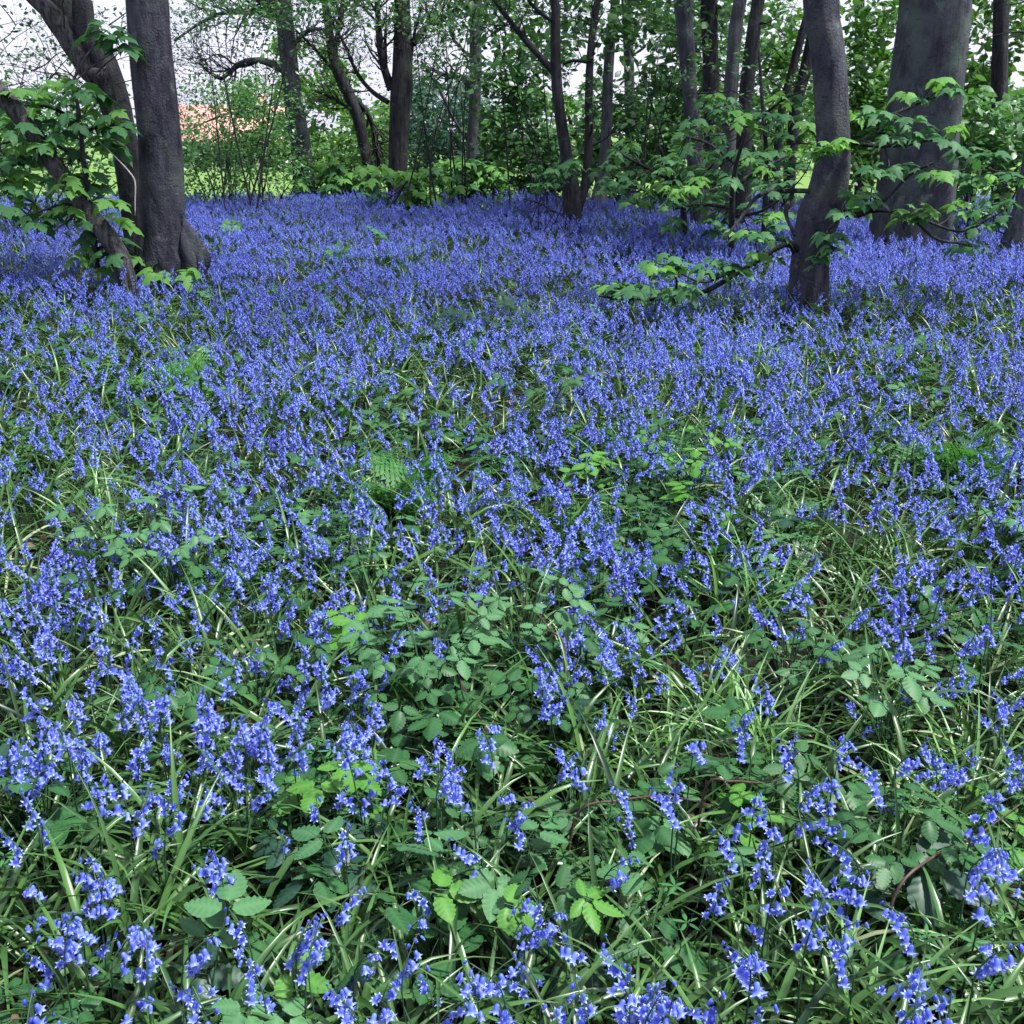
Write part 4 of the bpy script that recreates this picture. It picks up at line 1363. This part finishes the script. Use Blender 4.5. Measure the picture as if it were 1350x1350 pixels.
EXPLICIT = [(120, 1132), (132, 1142), (112, 1145), (145, 1155), (165, 1172), (285, 1128), (292, 1138), (278, 1140), (283, 1188), (310, 1212), (16, 1192), (44, 1165), (46, 1205), (82, 1200), (96, 1216), (74, 1230),
    (92, 1232), (132, 1180), (170, 1215), (182, 1228), (165, 1240), (188, 1244), (165, 1262), (192, 1265), (45, 1266), (136, 1246), (185, 1318), (46, 1330), (96, 1342), (240, 1310), (256, 1300), (276, 1308),
    (325, 1262), (331, 1272), (357, 1312), (386, 1292), (262, 1252), (272, 1344), (292, 1342), (212, 1096), (190, 1060), (200, 1042), (236, 1056), (280, 1068), (275, 1046), (332, 1080), (370, 1102), (316, 1106),
    (105, 1106), (46, 1086), (78, 1094), (10, 1100), (460, 1104), (440, 1130), (405, 1168), (460, 1178), (405, 1226), (418, 1232), (412, 1244), (398, 1236), (552, 1182), (560, 1192), (566, 1202), (550, 1206), (545, 1258),
    (550, 1284), (562, 1290), (520, 1240), (478, 1270), (487, 1268), (442, 1306), (452, 1318), (446, 1326), (502, 1320), (515, 1302), (522, 1314), (600, 1326), (616, 1296), (640, 1288), (648, 1306), (668, 1272),
    (680, 1278), (692, 1270), (674, 1298), (686, 1306), (680, 1320), (694, 1316), (674, 1336), (690, 1148), (685, 1166), (686, 1186), (706, 1196), (690, 1214), (704, 1230), (730, 1212), (740, 1238), (752, 1246),
    (790, 1236), (780, 1262), (812, 1256), (760, 1290), (765, 1306), (770, 1322), (836, 1306), (846, 1314), (832, 1328), (842, 1340), (816, 1138), (845, 1168), (820, 1036), (815, 1066), (826, 1086), (670, 1040),
    (686, 1060), (680, 1080), (612, 1112), (622, 1118), (592, 1020), (600, 1030), (594, 1040), (550, 1064), (520, 1036), (480, 1036), (460, 1042), (445, 1034), (736, 1346), (748, 1338), (918, 976), (978, 958), (1040, 988),
    (1104, 986), (1200, 990), (1330, 986), (1330, 1022), (896, 1030), (876, 1046), (992, 1052), (1002, 1062), (998, 1074), (980, 1080), (1020, 1086), (1074, 1038), (1088, 1050), (1068, 1076), (1096, 1082), (1106, 1116),
    (960, 1106), (1015, 1130), (950, 1176), (1000, 1176), (1025, 1180), (1060, 1142), (1072, 1148), (1068, 1160), (1096, 1164), (1106, 1170), (1124, 1164), (1186, 1200), (1080, 1216), (1116, 1226), (1104, 1246), (1260, 1136),
    (1276, 1160), (1288, 1170), (1282, 1178), (1306, 1112), (1318, 1124), (1304, 1130), (1328, 1132), (1270, 1220), (1312, 1248), (1322, 1262), (1345, 1250), (940, 1246), (984, 1270), (974, 1264), (1060, 1272), (1000, 1222),
    (852, 1310), (864, 1316), (878, 1312), (868, 1330), (882, 1336), (856, 1344), (926, 1336), (950, 1330), (996, 1334), (1008, 1340), (1206, 1278), (1216, 1288), (1180, 1300), (1216, 1304), (1236, 1300), (1216, 1336),
    (1254, 1342), (1176, 1346), (966, 1320), (24, 1008), (60, 1014), (600, 1000), (586, 1006), (584, 975), (650, 950), (640, 968), (1222, 1010), (1290, 1080), (30, 1050), (16, 1020), (150, 1030), (120, 1040), (420, 1060), (345, 1040), (395, 1010), (760, 1010), (740, 980), (1150, 1010)]

plants = []          # (x, y, rz, scale, proto, explicit)
for (px, py) in EXPLICIT:
    if py > 1060 and rng.random() < 0.34:
        continue
    k = int(rng.choice([0, 2, 4, 7, 8, 5, 6]))
    p = PROTO[k]
    s = rng.uniform(0.85, 1.1)
    rz = rng.uniform(0, 2 * PI)
    h = at_z(px + rng.normal() * 2, py + rng.normal() * 2, p['head'][2] * s)
    ox = p['head'][0] * s
    plants.append((h.x - ox * math.cos(rz), h.y - ox * math.sin(rz), rz, s, k, 1))

HEAD_A = 0.0023       # visible area of one flower head, m2
def scatter_points(y0, y1, dens_fn, dmax, margin=1.25):
    """random ground points in the widening view between two distances, thinned to dens_fn(x, y, px, py) per m2"""
    hw = lambda y: (y * math.tan(HFOV / 2) * 1.02 + 0.35) * margin
    n = int(dmax * (y1 - y0) * 2 * hw(y1))
    x = rng.uniform(-1, 1, n) * hw(y1)
    y = rng.uniform(y0, y1, n)
    ok = np.abs(x) < hw(y)
    x, y = x[ok], y[ok]
    px, py, _ = proj(np.stack([x, y, np.full(len(x), 0.28)], -1))
    d = dens_fn(x, y, px, py)
    ok = rng.random(len(x)) < d / dmax
    return x[ok], y[ok]


def bell_density(x, y, px, py):
    c = np.clip(cover(px, py), 0.02, 0.93)
    tan = (CAM_H - 0.28) / np.maximum(np.hypot(x, y), 0.3)
    d = -np.log(1 - c) * tan / HEAD_A
    clump = noise2(x + 70, y + 70, 8, 0.32) * 0.6 + noise2(x + 30, y + 90, 9, 0.13) * 0.7
    d = d * (np.clip((clump - 0.28) * 2.6, 0.05, 2.4) * (1 - 0.45 * np.clip((y - 2.4) / 2, 0, 1)) + 0.75 * np.clip((y - 2.4) / 2, 0, 1))
    d = d * np.clip(1.25 - np.clip(py - 700, 0, 400) / 500, 0.4, 1.0)
    return np.where((py > 1015) & (px > -20) & (px < 1370), d * 0.03, d)


ax, ay = scatter_points(0.55, 4.0, bell_density, 480)
bx, by = scatter_points(4.0, 8.5, bell_density, 420)
for X_, Y_ in ((ax, ay), (bx, by)):
    for x, y in zip(X_, Y_):
        plants.append((x, y, rng.uniform(0, 2 * PI), rng.uniform(0.7, 1.02), int(rng.integers(0, 10)), 0))

PL = np.array(plants)
hx = PL[:, 0] + np.array([PROTO[int(k)]['head'][0] for k in PL[:, 4]]) * PL[:, 3] * np.cos(PL[:, 2])
hy = PL[:, 1] + np.array([PROTO[int(k)]['head'][0] for k in PL[:, 4]]) * PL[:, 3] * np.sin(PL[:, 2])
hz = np.array([PROTO[int(k)]['head'][2] for k in PL[:, 4]]) * PL[:, 3]
qx, qy, qd = proj(np.stack([hx, hy, hz], -1))
infr = (qx > 2) & (qx < 1348) & (qy < 1346) & (qy > 250)
order = np.argsort(np.where(infr, qd, 1e6))
near_ids = order[:300]
is_near = np.zeros(len(PL), bool)
is_near[near_ids] = True

# ------------------------------------------------------------------ brambles that can be told apart
def bramble(px, py, n, size, mat, label, spread=0.12, h=0.2, five=0.15, name='bramble_plant'):
    c = at_z(px, py, h)
    root = empty(name, (c.x, c.y, 0))
    tag(root, label, 'bramble')
    mats = {}
    mb = MB()
    for i in range(n):
        a = i * 2.4 + rng.uniform(-0.4, 0.4)
        r_ = spread * (0.25 + 0.75 * math.sqrt((i + 0.3) / n)) if n > 1 else 0.0
        top = np.array([math.cos(a) * r_, math.sin(a) * r_, h * rng.uniform(0.75, 1.12) - 0.15 * r_])
        P = catmull(np.array([[rng.normal() * 0.01, rng.normal() * 0.01, 0], top * np.array([0.4, 0.4, 0.7]), top]), 6)
        mb.add(*tube(P, np.linspace(0.0026, 0.0012, 6), 4, cap=False))
        tilt = rng.uniform(-0.45, 0.0)
        D = np.array([math.cos(a), math.sin(a), tilt])
        U = np.array([rng.normal() * 0.22, rng.normal() * 0.22 - 0.2, 1])
        Mx = frames(D[None], U[None])[0]
        s = size * rng.uniform(0.8, 1.2)
        pet = MB()
        pet.add(*tube(np.array([[0, -0.06, 0], [0, 0.0, 0.004], [0, 0.25, 0]]) * s, [0.0012, 0.0011, 0.0009], 4, cap=False))
        lf = link('leaf', pet.mesh('leaf_stalk', [M_stem]), root, Matrix([[*Mx[0], top[0]], [*Mx[1], top[1]], [*Mx[2], top[2]], [0, 0, 0, 1]]))
        spec = [(0, 1.0, 0.25), (1.25, 0.82, 0.1), (-1.25, 0.82, 0.1)]
        if rng.random() < five:
            spec = [(0, 1.0, 0.2), (0.95, 0.9, 0.12), (-0.95, 0.9, 0.12), (1.95, 0.65, 0.05), (-1.95, 0.65, 0.05)]
        for aa, ss, o in spec:
            k = int(rng.integers(0, 3))
            me = LMESH[mat.name][k]
            Rz = Matrix.Rotation(-aa, 4, 'Z')
            link('leaflet', me, lf, Rz @ Matrix.Translation((0, o * s, 0)) @ Matrix.Rotation(rng.normal() * 0.15, 4, 'X') @ Matrix.Scale(s * ss, 4) @ Matrix.Diagonal((0.78 if len(spec) == 5 else 1.0, 1, 1, 1)))
    link('stem', mb.mesh('stem', [M_stem]), root)
    return root


LMESH = {m.name: [mesh_np('leaflet', v, f, [m], smooth=False, tip=LTIP) for v, f in LEAFLET] for m in (M_bram, M_bramdark, M_brambright, M_bramgrey)}
BRAMBLES = [  # px, py, leaves, leaflet size, material, label, landmark words
    (772, 1168, 1, 0.062, M_brambright, 'bright yellow-green bramble sprig with five pointed leaflets, bottom centre', 'bright five-leaf sprig', 0.0, 0.27, 1.0),
    (722, 1166, 2, 0.052, M_bram, 'smooth green bramble leaf just left of the bright five-leaf sprig', 'leaf by the bright sprig', 0.04, 0.24, 0),
    (510, 1190, 1, 0.085, M_bram, 'large toothed bramble leaf left of the bottom centre, pale veins showing', 'large toothed leaf', 0.0, 0.24, 0),
    (577, 1148, 1, 0.075, M_brambright, 'fresh toothed bramble leaf above the large toothed leaf, left of centre', 'fresh toothed leaf', 0.0, 0.26, 0),
    (418, 1160, 2, 0.085, M_bramdark, 'dark broad bramble leaf left of the large toothed leaf', 'dark broad leaf', 0.03, 0.14, 0),
    (655, 1200, 2, 0.055, M_brambright, 'small yellowish bramble tuft under the nodding bells, bottom centre', 'yellowish tuft', 0.03, 0.2, 0),
    (668, 1245, 3, 0.075, M_bram, 'grey-green toothed bramble low among the bottom centre bells', 'low grey-green bramble', 0.06, 0.15, 0),
    (500, 1245, 2, 0.09, M_bramdark, 'very dark wide bramble leaf below the large toothed leaf', 'very dark wide leaf', 0.04, 0.12, 0),
    (378, 1265, 1, 0.062, M_brambright, 'bright three-part leaf low at the lower left', 'bright three-part leaf', 0.0, 0.22, 0),
    (75, 1300, 4, 0.06, M_bram, 'green bramble in the bottom left corner among bluebell leaves', 'bottom left bramble', 0.09, 0.15, 0),
    (235, 1290, 3, 0.06, M_bramdark, 'dark toothed bramble leaves behind the lower left bells', 'lower left dark bramble', 0.07, 0.14, 0),
    (878, 1225, 1, 0.068, M_bram, 'even three-part bramble leaf right of the bottom centre', 'even three-part leaf', 0.0, 0.2, 0),
    (800, 1225, 3, 0.055, M_bram, 'soft green bramble below and right of the bright sprig', 'soft green bramble', 0.06, 0.18, 0),
    (790, 1318, 2, 0.09, M_bramdark, 'dark drooping bramble leaf at the bottom edge right of the big bell cluster', 'drooping dark leaf', 0.04, 0.14, 0),
    (1190, 1085, 7, 0.072, M_bram, 'spreading grey-green bramble, largest at the lower right', 'spreading bramble', 0.12, 0.24, 0.1),
    (1126, 1138, 1, 0.1, M_bramdark, 'blackish green bramble leaf beneath the spreading bramble, its left side', 'blackish left leaf', 0.0, 0.2, 0),
    (1216, 1148, 1, 0.1, M_bramdark, 'blackish green bramble leaf beneath the spreading bramble, its right side', 'blackish right leaf', 0.0, 0.2, 0),
    (1268, 1110, 2, 0.062, M_bram, 'round-leaved bramble tip between the spreading bramble and right hand bells', 'round bramble tip', 0.04, 0.22, 0),
    (1240, 1260, 2, 0.07, M_bram, 'plain green bramble leaf low at the lower right', 'plain low leaf', 0.04, 0.14, 0),
    (1325, 1075, 3, 0.06, M_brambright, 'bright bramble tuft at the right edge', 'bright edge tuft', 0.06, 0.2, 0),
    (1035, 985, 3, 0.065, M_bram, 'bramble leaf standing in the pale grass right of centre', 'pale grass bramble', 0.06, 0.22, 0),
    (750, 1075, 8, 0.05, M_bram, 'wide low bramble patch in front of the centre', 'low centre bramble', 0.16, 0.16, 0.1),
    (600, 1100, 5, 0.055, M_bram, 'bramble leaves beneath the heavy violet spike left of centre', 'bramble beneath the spike', 0.1, 0.14, 0),
    (430, 1085, 6, 0.058, M_bramdark, 'dark bramble leaves among tall stems at lower left centre', 'dark stems bramble', 0.12, 0.17, 0),
    (250, 880, 6, 0.07, M_bram, 'round-leaved bramble in a green gap at left', 'left gap bramble', 0.14, 0.24, 0.1),
    (330, 865, 4, 0.062, M_bram, 'bramble with toothed fans right of the left green gap', 'toothed fan bramble', 0.1, 0.25, 0),
    (560, 815, 9, 0.072, M_bramgrey, 'pale silvery bramble heap in the middle of the picture', 'silvery bramble', 0.2, 0.33, 0.1),
    (690, 770, 7, 0.066, M_bramgrey, 'pale bramble crown up and right of the silvery heap', 'pale bramble crown', 0.15, 0.34, 0.1),
    (545, 875, 7, 0.066, M_bram, 'mid green bramble skirt below the silvery heap', 'green bramble skirt', 0.16, 0.24, 0),
    (720, 900, 5, 0.055, M_bram, 'small bright-edged bramble below the pale crown', 'bright-edged bramble', 0.1, 0.22, 0),
    (160, 655, 9, 0.075, M_bramgrey, 'pale feathery bramble heap at left below the bluebell drift', 'pale left heap', 0.22, 0.34, 0.2),
    (215, 700, 6, 0.07, M_bramgrey, 'pale bramble leaves trailing right of the left heap', 'trailing pale leaves', 0.16, 0.3, 0),
    (915, 575, 8, 0.07, M_brambright, 'yellow-green bramble tuft right of centre in the middle distance', 'yellow-green tuft', 0.2, 0.36, 0),
    (1045, 830, 5, 0.062, M_bram, 'fresh green bramble with upright tips right of centre', 'upright fresh bramble', 0.1, 0.28, 0),
    (1175, 875, 4, 0.085, M_bramgrey, 'pale broad bramble leaf at right among leaf blades', 'pale broad leaf', 0.1, 0.3, 0),
    (640, 393, 9, 0.12, M_bramdark, 'dark lone bramble in the far blue carpet left of centre', 'dark lone bramble', 0.3, 0.4, 0),
    (720, 490, 6, 0.09, M_bram, 'rounded green bramble in the far blue carpet at centre', 'far green bramble', 0.24, 0.38, 0),
    (480, 725, 4, 0.062, M_bram, 'clear green bramble leaf under dark stems left of centre', 'clear green leaf', 0.08, 0.24, 0),
    (850, 680, 6, 0.062, M_bram, 'leafy bramble patch right of the violet flower mass', 'leafy bramble patch', 0.16, 0.26, 0),
]
LANDMARKS = []
for (px, py, n, sz, mt, lb, lm, sp, h, fv) in BRAMBLES:
    if n >= 4:
        n, sz = int(n * 2.3), sz * 0.7
    bramble(px, py, n, sz, mt, lb, sp, h, fv)
    c = at_z(px, py, h)
    LANDMARKS.append((c.x, c.y, lm))


# ------------------------------------------------------------------ ferns
def frond_mesh(L, mat, seed, pairs=16):
    rs = np.random.default_rng(seed)
    P = [np.zeros(3)]
    a = 0.12
    for i in range(pairs):
        a += 1.15 / pairs
        P.append(P[-1] + np.array([0, math.sin(a), math.cos(a)]) * L / pairs)
    P = np.array(P)
    mb = MB()
    mb.add(*tube(P, np.linspace(0.003, 0.0008, len(P)), 4, cap=False))
    T = np.gradient(P, axis=0)
    for i in range(2, pairs + 1):
        t = i / pairs
        pl = L * 0.34 * (math.sin(PI * min(1, 0.16 + t * 0.86)) ** 0.8) + 0.004
        for sd in (-1, 1):
            d = np.array([sd, 0, 0]) + T[i] / np.linalg.norm(T[i]) * 0.45 + np.array([0, 0, -0.25]) + rs.normal(size=3) * 0.14
            d /= np.linalg.norm(d)
            nrm = np.cross(d, T[i] / np.linalg.norm(T[i])) * (1 if sd > 0 else -1)
            f_ = np.cross(nrm, d)
            m = 6
            base = P[i]
            V, F = [], []
            for j in range(m):
                u = j / m
                w = pl * 0.2 * (1 - u) * rs.uniform(0.75, 1.2) + 0.0018
                b0, b1 = base + d * pl * u, base + d * pl * (u + 0.85 / m)
                tipa = base + d * pl * (u + 0.75 / m) + f_ * w
                tipb = base + d * pl * (u + 0.75 / m) - f_ * w
                o = len(V)
                V += [b0, b1, tipa, tipb]
                F += [(o, o + 1, o + 2), (o, o + 3, o + 1)]
            V.append(base + d * pl * 1.04)
            F.append((len(V) - 3, len(V) - 2, len(V) - 1))
            mb.add(V, F)
    return mb.mesh('frond', [mat])


for (px, py, n, L, mat, lb, h) in ((515, 600, 22, 0.33, M_fern, 'deep green fern with arching fronds in the flower gap left of centre', 0.3),
                                   (545, 570, 16, 0.3, M_fern, 'smaller green fern behind the deep green fern', 0.3),
                                   (232, 455, 16, 0.38, M_fernbright, 'bright yellow-green fern in the far blue carpet at left', 0.35),
                                   (1278, 562, 14, 0.36, M_fern, 'flat green fern at right in the middle distance', 0.3),
                                   (440, 318, 8, 0.42, M_fernbright, 'pale green fern patch in the distant blue below the forked trunk', 0.3),
                                   (525, 310, 8, 0.55, M_fernbright, 'upright pale fern in the distant blue in front of the forked trunk', 0.35)):
    c = at_z(px, py, h)
    r_ = empty('fern', (c.x, c.y, 0))
    tag(r_, lb, 'fern')
    fm = [frond_mesh(L * s, mat, i) for i, s in enumerate((1.0, 0.85, 1.1))]
    for i in range(n):
        a = i * 2 * PI / n + rng.normal() * 0.3
        link('frond', fm[i % 3], r_, Matrix.Rotation(a, 4, 'Z') @ Matrix.Rotation(rng.uniform(-0.45, 0.2), 4, 'X') @ Matrix.Rotation(rng.normal() * 0.35, 4, 'Y') @ Matrix.Scale(rng.uniform(0.6, 1.15), 4))

# ------------------------------------------------------------------ pale leaf tufts, canes and a dead twig
M_pale = leaf_mat('pale_blade', (0.12, 0.26, 0.05), (0.3, 0.42, 0.14), 0.35, 0.35, 0.4, 6)
pale_me = [mesh_np('blade', *strap_verts(L, w, ln, cu, tw), [M_pale]) for L, w, ln, cu, tw in
           ((0.34, 0.009, 0.15, 0.9, 0.4), (0.3, 0.008, 0.35, 1.2, -0.5), (0.4, 0.009, 0.1, 1.5, 0.7), (0.26, 0.008, 0.5, 0.7, 0.2))]
for (px, py, n, sc, lb) in ((970, 900, 30, 1.0, 'pale yellow-green blade tuft right of centre, its blades splaying out'),
                            (1020, 930, 26, 1.0, 'pale arching blade tuft below the splaying tuft'),
                            (1195, 700, 22, 1.0, 'upright pale blade tuft at right in the middle distance'),
                            (985, 770, 22, 1.05, 'thin upright blade tuft between violet flowers right of centre'),
                            (110, 640, 22, 1.0, 'bright blade tuft left of the pale left bramble heap'),
                            (870, 960, 20, 0.9, 'light blade tuft in front of the centre right flowers'),
                            (1290, 990, 26, 1.0, 'light arching blade tuft at the right edge above the bright bramble'),
                            (1130, 1290, 28, 0.95, 'light blade tuft low at the lower right')):
    c = at_z(px, py, 0.2)
    r_ = empty('blade_tuft', (c.x, c.y, 0))
    tag(r_, lb, 'grass tuft')
    for i in range(n):
        link('blade', pale_me[i % 4], r_, Matrix.Translation((rng.normal() * 0.03, rng.normal() * 0.03, 0)) @ Matrix.Rotation(i * 2.4 + rng.normal() * 0.3, 4, 'Z')
             @ Matrix.Rotation(rng.normal() * 0.15, 4, 'Y') @ Matrix.Scale(sc * rng.uniform(0.75, 1.1), 4))
M_cane = noise_mat('bramble_cane', [(0.3, (0.035, 0.018, 0.02)), (0.7, (0.1, 0.06, 0.05))], 30, 0.5)
for (pts, h, lb) in (([(930, 1040), (965, 1030), (1010, 1032), (1050, 1020)], 0.22, 'purplish bramble cane lying across the leaves right of centre'),
                     ([(590, 870), (615, 915), (640, 960), (650, 985)], 0.15, 'thin pale brown cane slanting down below the silvery bramble heap'),
                     ([(745, 860), (725, 830), (700, 800), (680, 790)], 0.26, 'thin cane rising to the pale bramble crown'),
                     ([(760, 1075), (820, 1055), (880, 1050), (940, 1062)], 0.2, 'dark arching cane in front of the centre, above the low bramble'),
                     ([(1180, 1180), (1230, 1130), (1290, 1100), (1345, 1060)], 0.2, 'long cane reaching to the right edge from the spreading bramble')):
    q = np.array([at_z(px, py, h + 0.03 * math.sin(i * 2.0)) for i, (px, py) in enumerate(pts)])
    q = np.vstack([[q[0, 0] - 0.02, q[0, 1] - 0.02, 0.0], q])
    C = catmull(q, 22)
    mb = MB()
    mb.add(*tube(C, np.linspace(0.0035, 0.0015, 22), 5, 0.1, 3))
    for i in range(2, 21):
        d = rng.normal(size=3)
        d /= np.linalg.norm(d)
        mb.add(*tube(np.array([C[i], C[i] + d * 0.004, C[i] + d * 0.009]), [0.0012, 0.0007, 0.0002], 3, cap=False))
    o = link('bramble_cane', mb.mesh('bramble_cane', [M_cane], off=C[0]))
    o.location = C[0]
    tag(o, lb, 'cane')

# ------------------------------------------------------------------ bluebells near enough to be told apart
WORD = {4: 'four', 5: 'five', 6: 'six', 7: 'seven', 8: 'eight', 9: 'nine', 10: 'ten', 11: 'eleven', 12: 'twelve', 14: 'fourteen'}
rank = 0
_seen = {}
def cp(o, parent=None):
    c = o.copy()
    COL.objects.link(c)
    if parent is not None:
        c.parent = parent
    return c


MODEL = {}
def model(k):
    """the first bluebell of each kind with its parts; later ones are copies of it"""
    p = PROTO[k]
    r_ = empty('bluebell', (0, 0, 0))
    link('stem', stem_me[k], r_)
    for bi, R, e in p['bells']:
        M = Matrix([[*R[0], e[0]], [*R[1], e[1]], [*R[2], e[2]], [0, 0, 0, 1]])
        link('bell', bell_me[bi], r_, M)
    for j in range(3 + k % 3):
        a = j * 2.2 + k
        link('leaf', strap_me[(k + j) % 6], r_, Matrix.Rotation(a, 4, 'Z'))
    return r_


for i in near_ids:
    x, y, rz, s, k, ex = PL[i]
    k = int(k)
    if k not in MODEL:
        MODEL[k] = r_ = model(k)
    else:
        r_ = cp(MODEL[k])
        for ch in list(MODEL[k].children):
            cp(ch, r_)
    r_.location = (x, y, float(gz(x, y)))
    r_.rotation_euler = (rng.normal() * 0.06 if not ex else 0, rng.normal() * 0.06 if not ex else 0, rz)
    r_.scale = (s, s, s)
    ds = [math.hypot(x - a, (y - b)) for a, b, _ in LANDMARKS]
    j = int(np.argmin(ds))
    lx, ly, lm = LANDMARKS[j]
    dx, dy = x - lx, y - ly
    rel = ('right of' if dx > 0 else 'left of') if abs(dx) > abs(dy) else ('behind' if dy > 0 else 'in front of')
    far_ = 'just ' if ds[j] < 0.12 else ('well ' if ds[j] > 0.4 else '')
    nod = 'right' if math.cos(rz) > 0.7 else ('left' if math.cos(rz) < -0.7 else ('away' if math.sin(rz) > 0 else 'forward'))
    hgt = 'tall' if s > 1.0 else ('short' if s < 0.88 else '')
    if len(lm.split()) > 3 and hgt:
        hgt = ''
    lab = ' '.join(w for w in (hgt, 'bluebell of', WORD[PROTO[k]['nb']], 'bells nodding', nod + ',', far_.strip(), rel, 'the', lm) if w)
    _seen.setdefault(lab, []).append(r_)
    tag(r_, lab, 'bluebell', 'bluebells flowering in the foreground')

def trim(t):
    w = t.split()
    for x in ('just', 'well', 'tall', 'short'):
        if len(w) > 16 and x in w:
            w.remove(x)
    return ' '.join(w)


for lab, ob in _seen.items():
    if len(ob) == 2:
        ob.sort(key=lambda o: o.location.x)
        ob[0]['label'], ob[1]['label'] = trim(lab + ', left one'), trim(lab + ', right one')
    elif len(ob) > 2:
        ob.sort(key=lambda o: o.location.x)
        for o_, w in zip(ob, ('leftmost', 'second from left', 'third from left', 'fourth from left', 'fifth from left')):
            o_['label'] = trim(lab + ', ' + w)

# ------------------------------------------------------------------ the rest of the carpet
rest = np.where(~is_near & ((PL[:, 5] == 0)))[0]
R3 = PL[rest]
nR = len(R3)
P3 = np.stack([R3[:, 0], R3[:, 1], gz(R3[:, 0], R3[:, 1])], -1)
rot = np.stack([rng.normal(size=nR) * 0.08, rng.normal(size=nR) * 0.08, R3[:, 2]], -1)
scatter('bluebell_drift', C_bell, P3, rot, R3[:, 3], R3[:, 4], 'countless violet-blue bluebells filling the middle of the wood floor', 'bluebells')

def tuft_density(x, y, px, py):
    c = np.clip(cover(px, py) , 0.02, 0.94)
    tan = (CAM_H - 0.28) / np.hypot(x, y)
    d = -np.log(1 - c) * tan / HEAD_A / 5
    clump = noise2(x + 70, y + 70, 8, 0.5) * 0.6 + noise2(x + 30, y + 90, 9, 0.2) * 0.7
    return np.clip(1.7 * d * np.clip((clump - 0.15) * 1.9, 0.45, 1.8), 16, 90)


fx, fy = scatter_points(8.5, FAR_Y, tuft_density, 90, 1.15)
nF = len(fx)
scatter('bluebell_carpet', C_tuft, np.stack([fx, fy, gz(fx, fy)], -1), np.stack([np.zeros(nF), np.zeros(nF), rng.uniform(0, 6.28, nF)], -1), rng.uniform(0.8, 1.1, nF),
        rng.integers(0, 6, nF), 'distant bluebells merging into one blue carpet under the trees', 'bluebells')

sx, sy_ = scatter_points(0.5, 4.0, lambda x, y, px, py: 55 + 30 * (noise2(x, y, 21, 0.5) > 0.5), 90)
s2, sy2 = scatter_points(4.0, 9.0, lambda x, y, px, py: np.full(len(x), 46.0), 48)
s3, sy3 = scatter_points(9.0, FAR_Y + 1.5, lambda x, y, px, py: np.full(len(x), 16.0), 17, 1.1)
sx, sy_ = np.concatenate([sx, s2, s3]), np.concatenate([sy_, sy2, sy3])
nS = len(sx)
scatter('bluebell_leaves', C_strap, np.stack([sx, sy_, gz(sx, sy_)], -1), np.stack([rng.normal(size=nS) * .15, rng.normal(size=nS) * .15, rng.uniform(0, 6.28, nS)], -1), rng.uniform(0.7, 1.15, nS),
        rng.integers(0, 8, nS), 'glossy arching strap leaves covering the ground beneath the bluebells', 'leaves')


def bram_density(x, y, px, py):
    c = cover(px, py)
    d = 75 * np.clip(0.95 - c, 0, 1) * np.clip((noise2(x + 9, y + 4, 33, 0.45) - 0.3) * 2.4, 0.05, 1.5)
    return np.where((py > 1000), 16 * (noise2(x + 9, y + 4, 33, 0.35) > 0.5), d)


gx, gy = scatter_points(0.6, 10.0, bram_density, 50)
nG = len(gx)
scatter('bramble_undergrowth', C_bram, np.stack([gx, gy, gz(gx, gy)], -1), np.stack([rng.normal(size=nG) * .1, rng.normal(size=nG) * .1, rng.uniform(0, 6.28, nG)], -1), rng.uniform(0.65, 1.2, nG),
        rng.choice(6, nG, p=[.32, .23, .15, .17, .1, .03]), 'scattered toothed bramble leaves growing up through the bluebells', 'undergrowth')
cx_, cy_ = scatter_points(0.6, 5.0, lambda x, y, px, py: 16 * (noise2(x + 3, y + 8, 44, 0.4) > 0.55), 17)
nC = len(cx_)
scatter('cleavers', C_clv, np.stack([cx_, cy_, gz(cx_, cy_)], -1), np.stack([np.zeros(nC), np.zeros(nC), rng.uniform(0, 6.28, nC)], -1), rng.uniform(0.8, 1.3, nC),
        rng.integers(0, 3, nC), 'soft whorled cleavers threading between the leaves', 'undergrowth')
# fallen brown leaves on the soil
M_brown = leaf_mat('fallen_leaf', (0.05, 0.028, 0.014), (0.17, 0.1, 0.05), 0.1, 0.6, 0.2, 20, tcol=(1, 0.8, 0.6))
C_brown = lib_col('fallen_leaf', [mesh_np('fallen_leaf', v * np.array([1, 1, k]), f, [M_brown], smooth=False) for (v, f), k in ((SYC[1], 1.0), (SYC[2], -0.8), (SMALL, 1.5))])
lx_, ly_ = scatter_points(0.6, 7.0, lambda x, y, px, py: np.full(len(x), 26.0), 27)
nL = len(lx_)
scatter('fallen_leaves', C_brown, np.stack([lx_, ly_, gz(lx_, ly_) + rng.uniform(0.01, 0.06, nL)], -1), np.stack([rng.normal(size=nL) * .5, rng.normal(size=nL) * .5, rng.uniform(0, 6.28, nL)], -1), rng.uniform(0.03, 0.075, nL),
        rng.integers(0, 3, nL), 'dead brown leaves lying between the stems', 'leaf litter')
print('near', len(near_ids), 'mid', nR, 'far tufts', nF, 'straps', nS, 'bram', nG, 'FAR_Y', FAR_Y, 'Y1', Y1, 'Y11', Y11, 'Y12', Y12)
